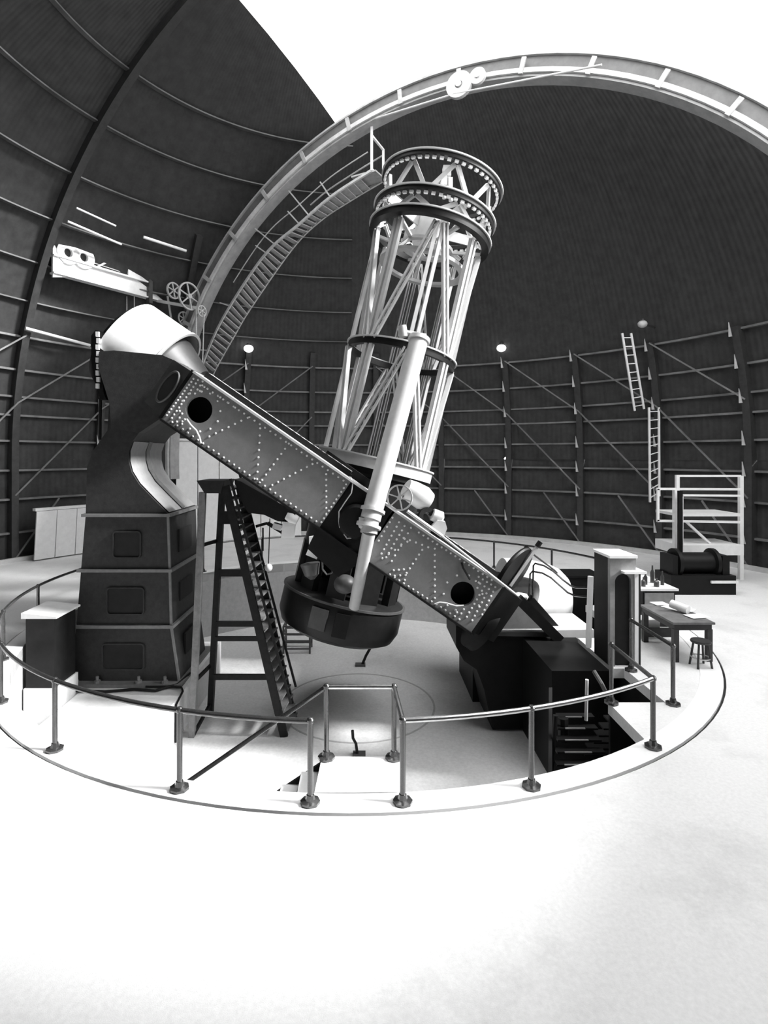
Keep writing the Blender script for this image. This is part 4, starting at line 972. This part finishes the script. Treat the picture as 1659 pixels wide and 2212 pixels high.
b = MB(); p, q = W(1463, 1112, D0), W(1600, 1118, D0); b.box(p.x, q.x, p.y, p.y + 1.3, p.z - .05, p.z + .04); b.build('platform_deck', 'white_paint', pf_, smooth=False)
b = MB(); p, q = W(1462, 1186, D0), W(1600, 1190, D0); b.box(p.x, q.x, p.y - .15, p.y + 1.3, p.z - .17, p.z + .14); b.build('platform_beam', 'white_paint', pf_, smooth=False)
b = MB(); p, q = W(1462, 1120, D0), W(1600, 1120, D0); b.bar(W(1480, 1125, D0), W(1540, 1180, D0 + .3), .06, .06); b.build('platform_brace', 'white_paint', pf_, smooth=False)
mc = thing('winding_machine', 'bulky dark winding machine below the white observing platform', 'machine', W(1500, 1285, 16.0))
p = W(1450, 1285, 16.0); q = W(1590, 1205, 16.0)
b = MB(); b.box(p.x, q.x, p.y, p.y + .9, 0, .55); b.build('base', 'casting_black', mc, smooth=False)
b = MB(); b.lathe(V(p.x + .9, p.y + .45, .85), V(1, 0, 0), [(.01, -.6), (.42, -.6), (.42, -.5), (.3, -.48), (.3, .48), (.42, .5), (.42, .6), (.01, .6)], 24); b.build('drum', 'casting_black', mc)
for xa, xb in ((.1, .25), (1.55, 1.75)): MB().box(p.x + xa, p.x + xb, p.y + .1, p.y + .8, .5, 1.1).build('bearing_stand', 'casting_black', mc, smooth=False)
b = MB(); b.box(p.x + 1.1, q.x, p.y - .1, p.y - .05, .35, .42); b.build('front_bar', 'white_paint', mc, smooth=False)

# ================================================================== LADDERS AND LAMPS ON THE DOME WALL
def wall_ladder(name, label, p0, p1, p2, p3, n):        # left top, left bottom, right top, right bottom
    t = thing(name, label, 'ladder', (p1 + p3) / 2, 'iron ladders on the dome wall')
    for a_, b_ in ((p0, p1), (p2, p3)):
        MB().bar(a_, b_, .07, .07).build('rail', 'white_paint', t, smooth=False)
    for i in range(n):
        f = (i + .5) / n; MB().bar(p0 + (p1 - p0) * f, p2 + (p3 - p2) * f, .035, .035).build('rung', 'white_paint', t, smooth=False)
wall_ladder('wall_ladder', 'leaning pale iron ladder, the upper of the two on the dark wall', W(1344, 720, 21.8), W(1371, 887, 22.6), W(1363, 720, 21.8), W(1391, 883, 22.6), 9)
wall_ladder('wall_ladder', 'upright pale iron ladder, the lower of the two on the dark wall', W(1402, 880, 22.4), W(1404, 1085, 22.4), W(1423, 880, 22.4), W(1424, 1072, 22.4), 11)
def globe(px, py, d, r, m, label):
    c = W(px, py, d); t = thing('wall_lamp', label, 'lamp', c, 'globe lamps on the dome wall')
    MB().ball(c, r, 18, (1.15, 1, .9)).build('globe', m, t)
    o_ = V(c.x, c.y, 0).normalized()
    MB().tube(c + o_ * (r * .8), c + o_ * 1.2, .04, 8).build('bracket', 'dome_rib', t)
    MB().tube(c + V(0, 0, r * .6), c + V(0, 0, r * 1.2), r * .5, 12).build('fitting', 'dome_rib', t)
globe(537, 753, 26.6, .2, 'globe_lit', 'white globe lamp on the wall between stair foot and lattice tube')
globe(1083, 752, 26.3, .19, 'globe_lit', 'white globe lamp on the dark wall right of the lattice tube')
globe(1388, 700, 21.5, .16, 'globe_dim', 'unlit grey globe lamp above the leaning iron ladder')

# ================================================================== SMALL THINGS IN THE PIT
lv = thing('floor_lever', 'short dark lever standing up from the pit floor behind the landing', 'lever', F(775, 1632, PZ))
p = F(775, 1632, PZ)
MB().box(p.x - .12, p.x + .14, p.y - .08, p.y + .1, PZ, PZ + .05).build('base_plate', 'casting_grey', lv, smooth=False)
MB().path([p + V(-.03, 0, .03), p + V(-.06, 0, .25), p + V(-.12, 0, .36), p + V(-.13, 0, .52)], .03, 8).build('handle', 'casting_black', lv)
st2 = thing('floor_stake', 'thin dark prop leaning from the pit floor up to the mirror cell', 'prop', F(782, 1438, PZ))
p = F(782, 1438, PZ); MB().path([p + V(0, 0, .02), p + V(.12, 0, .3), p + V(.3, 0, .62)], .04, 8).build('rod', 'casting_black', st2)
MB().box(p.x - .2, p.x + .1, p.y - .1, p.y + .1, PZ, PZ + .06).build('foot', 'casting_grey', st2, smooth=False)
rk = thing('metal_rack', 'low dark metal rack standing on the pit floor behind the step ladder', 'rack', F(650, 1412, PZ))
p = F(650, 1412, PZ)
for dx in (-.55, .28):
    for dy in (0, .6):
        MB().tube(p + V(dx, dy, 0), p + V(dx, dy, .85), .03, 8).build('leg', 'casting_grey', rk)
for zz in (.15, .4, .62, .85):
    b = MB(); b.bar(p + V(-.55, 0, zz), p + V(.28, 0, zz), .04, .04); b.bar(p + V(-.55, .6, zz), p + V(.28, .6, zz), .04, .04); b.bar(p + V(.28, 0, zz), p + V(.28, .6, zz), .04, .04); b.bar(p + V(-.55, 0, zz), p + V(-.55, .6, zz), .04, .04); b.build('shelf_frame', 'casting_grey', rk, smooth=False)
# hanging lamp and sheaves below the yoke
hl = thing('hanging_lamp', 'small white globe lamp hanging by wires below the yoke', 'lamp', W(580, 1226, 12.9))
MB().ball(W(580, 1226, 12.9), .095, 14).build('globe', 'white_paint', hl)
MB().tube(W(580, 1218, 12.9), W(583, 1120, 12.9), .012, 6).build('wire', 'casting_black', hl)
MB().tube(W(568, 1190, 12.9), W(568, 1140, 12.9), .02, 6).build('weight_rod', 'casting_black', hl)
MB().bar(W(553, 1137, 12.9), W(578, 1130, 12.9), .06, .06).build('hook_arm', 'casting_black', hl, smooth=False)
MB().bar(W(578, 1130, 12.9), W(614, 1152, 12.9), .08, .08).build('hook_arm', 'casting_black', hl, smooth=False)
MB().obox(W(600, 1137, 12.8), V(.1, 0, -.03), V(0, .1, 0), V(.02, 0, .06)).build('bracket', 'white_paint', hl, smooth=False)
fx = thing('drive_fitting', 'pale machine fitting under the yoke beside the black centre section', 'machine part', W(625, 1130, 12.4))
MB().lathe(W(630, 1118, 12.4), V(1, 0, -.5), [(.01, -.12), (.13, -.12), (.15, .0), (.13, .15), (.01, .16)], 14).build('housing', 'white_paint', fx)
MB().obox(W(624, 1142, 12.4), V(.14, 0, 0), V(0, .1, 0), V(.02, 0, .2)).build('mount', 'white_paint', fx, smooth=False)
MB().ball(W(603, 1090, 12.4), .08, 10).build('knob', 'white_paint', fx)
# dark posts before the white doors
for i, (px, y0, y1) in enumerate(((411, 975, 1092), (386, 995, 1080))):
    q = F(px, 1152); p_ = W(px + (5 if i == 0 else 3), y0, q.y - CAM.y)
    o = MB().bar(q, p_, .12, .12).build('dark_post', 'casting_black', org=q, smooth=False); tag(o, ('thick dark post leaning before the white doors nearer the yoke', 'dark post before the white doors close beside the pier')[i], 'post')
rk2 = thing('slatted_rack', 'pale slatted rack with boxes standing before the white doors', 'rack', F(380, 1160))
q = F(380, 1160)
for i in range(4):
    MB().box(q.x - .7, q.x + .7, q.y, q.y + .7, .4 + i * 1.25, .48 + i * 1.25).build('shelf', 'stair_iron', rk2, smooth=False)
for dx in (-.68, .64):
    for dy in (0, .64): MB().box(q.x + dx, q.x + dx + .06, q.y + dy, q.y + dy + .06, 0, 4.9).build('upright', 'stair_iron', rk2, smooth=False)
for i, (dx, z0, wd) in enumerate(((-.4, 4.23, .3), (.15, 4.23, .25), (-.1, 2.98, .35))):
    MB().box(q.x + dx, q.x + dx + wd, q.y + .1, q.y + .5, z0, z0 + .35).build('stored_box', 'arch_paint', rk2, smooth=False)
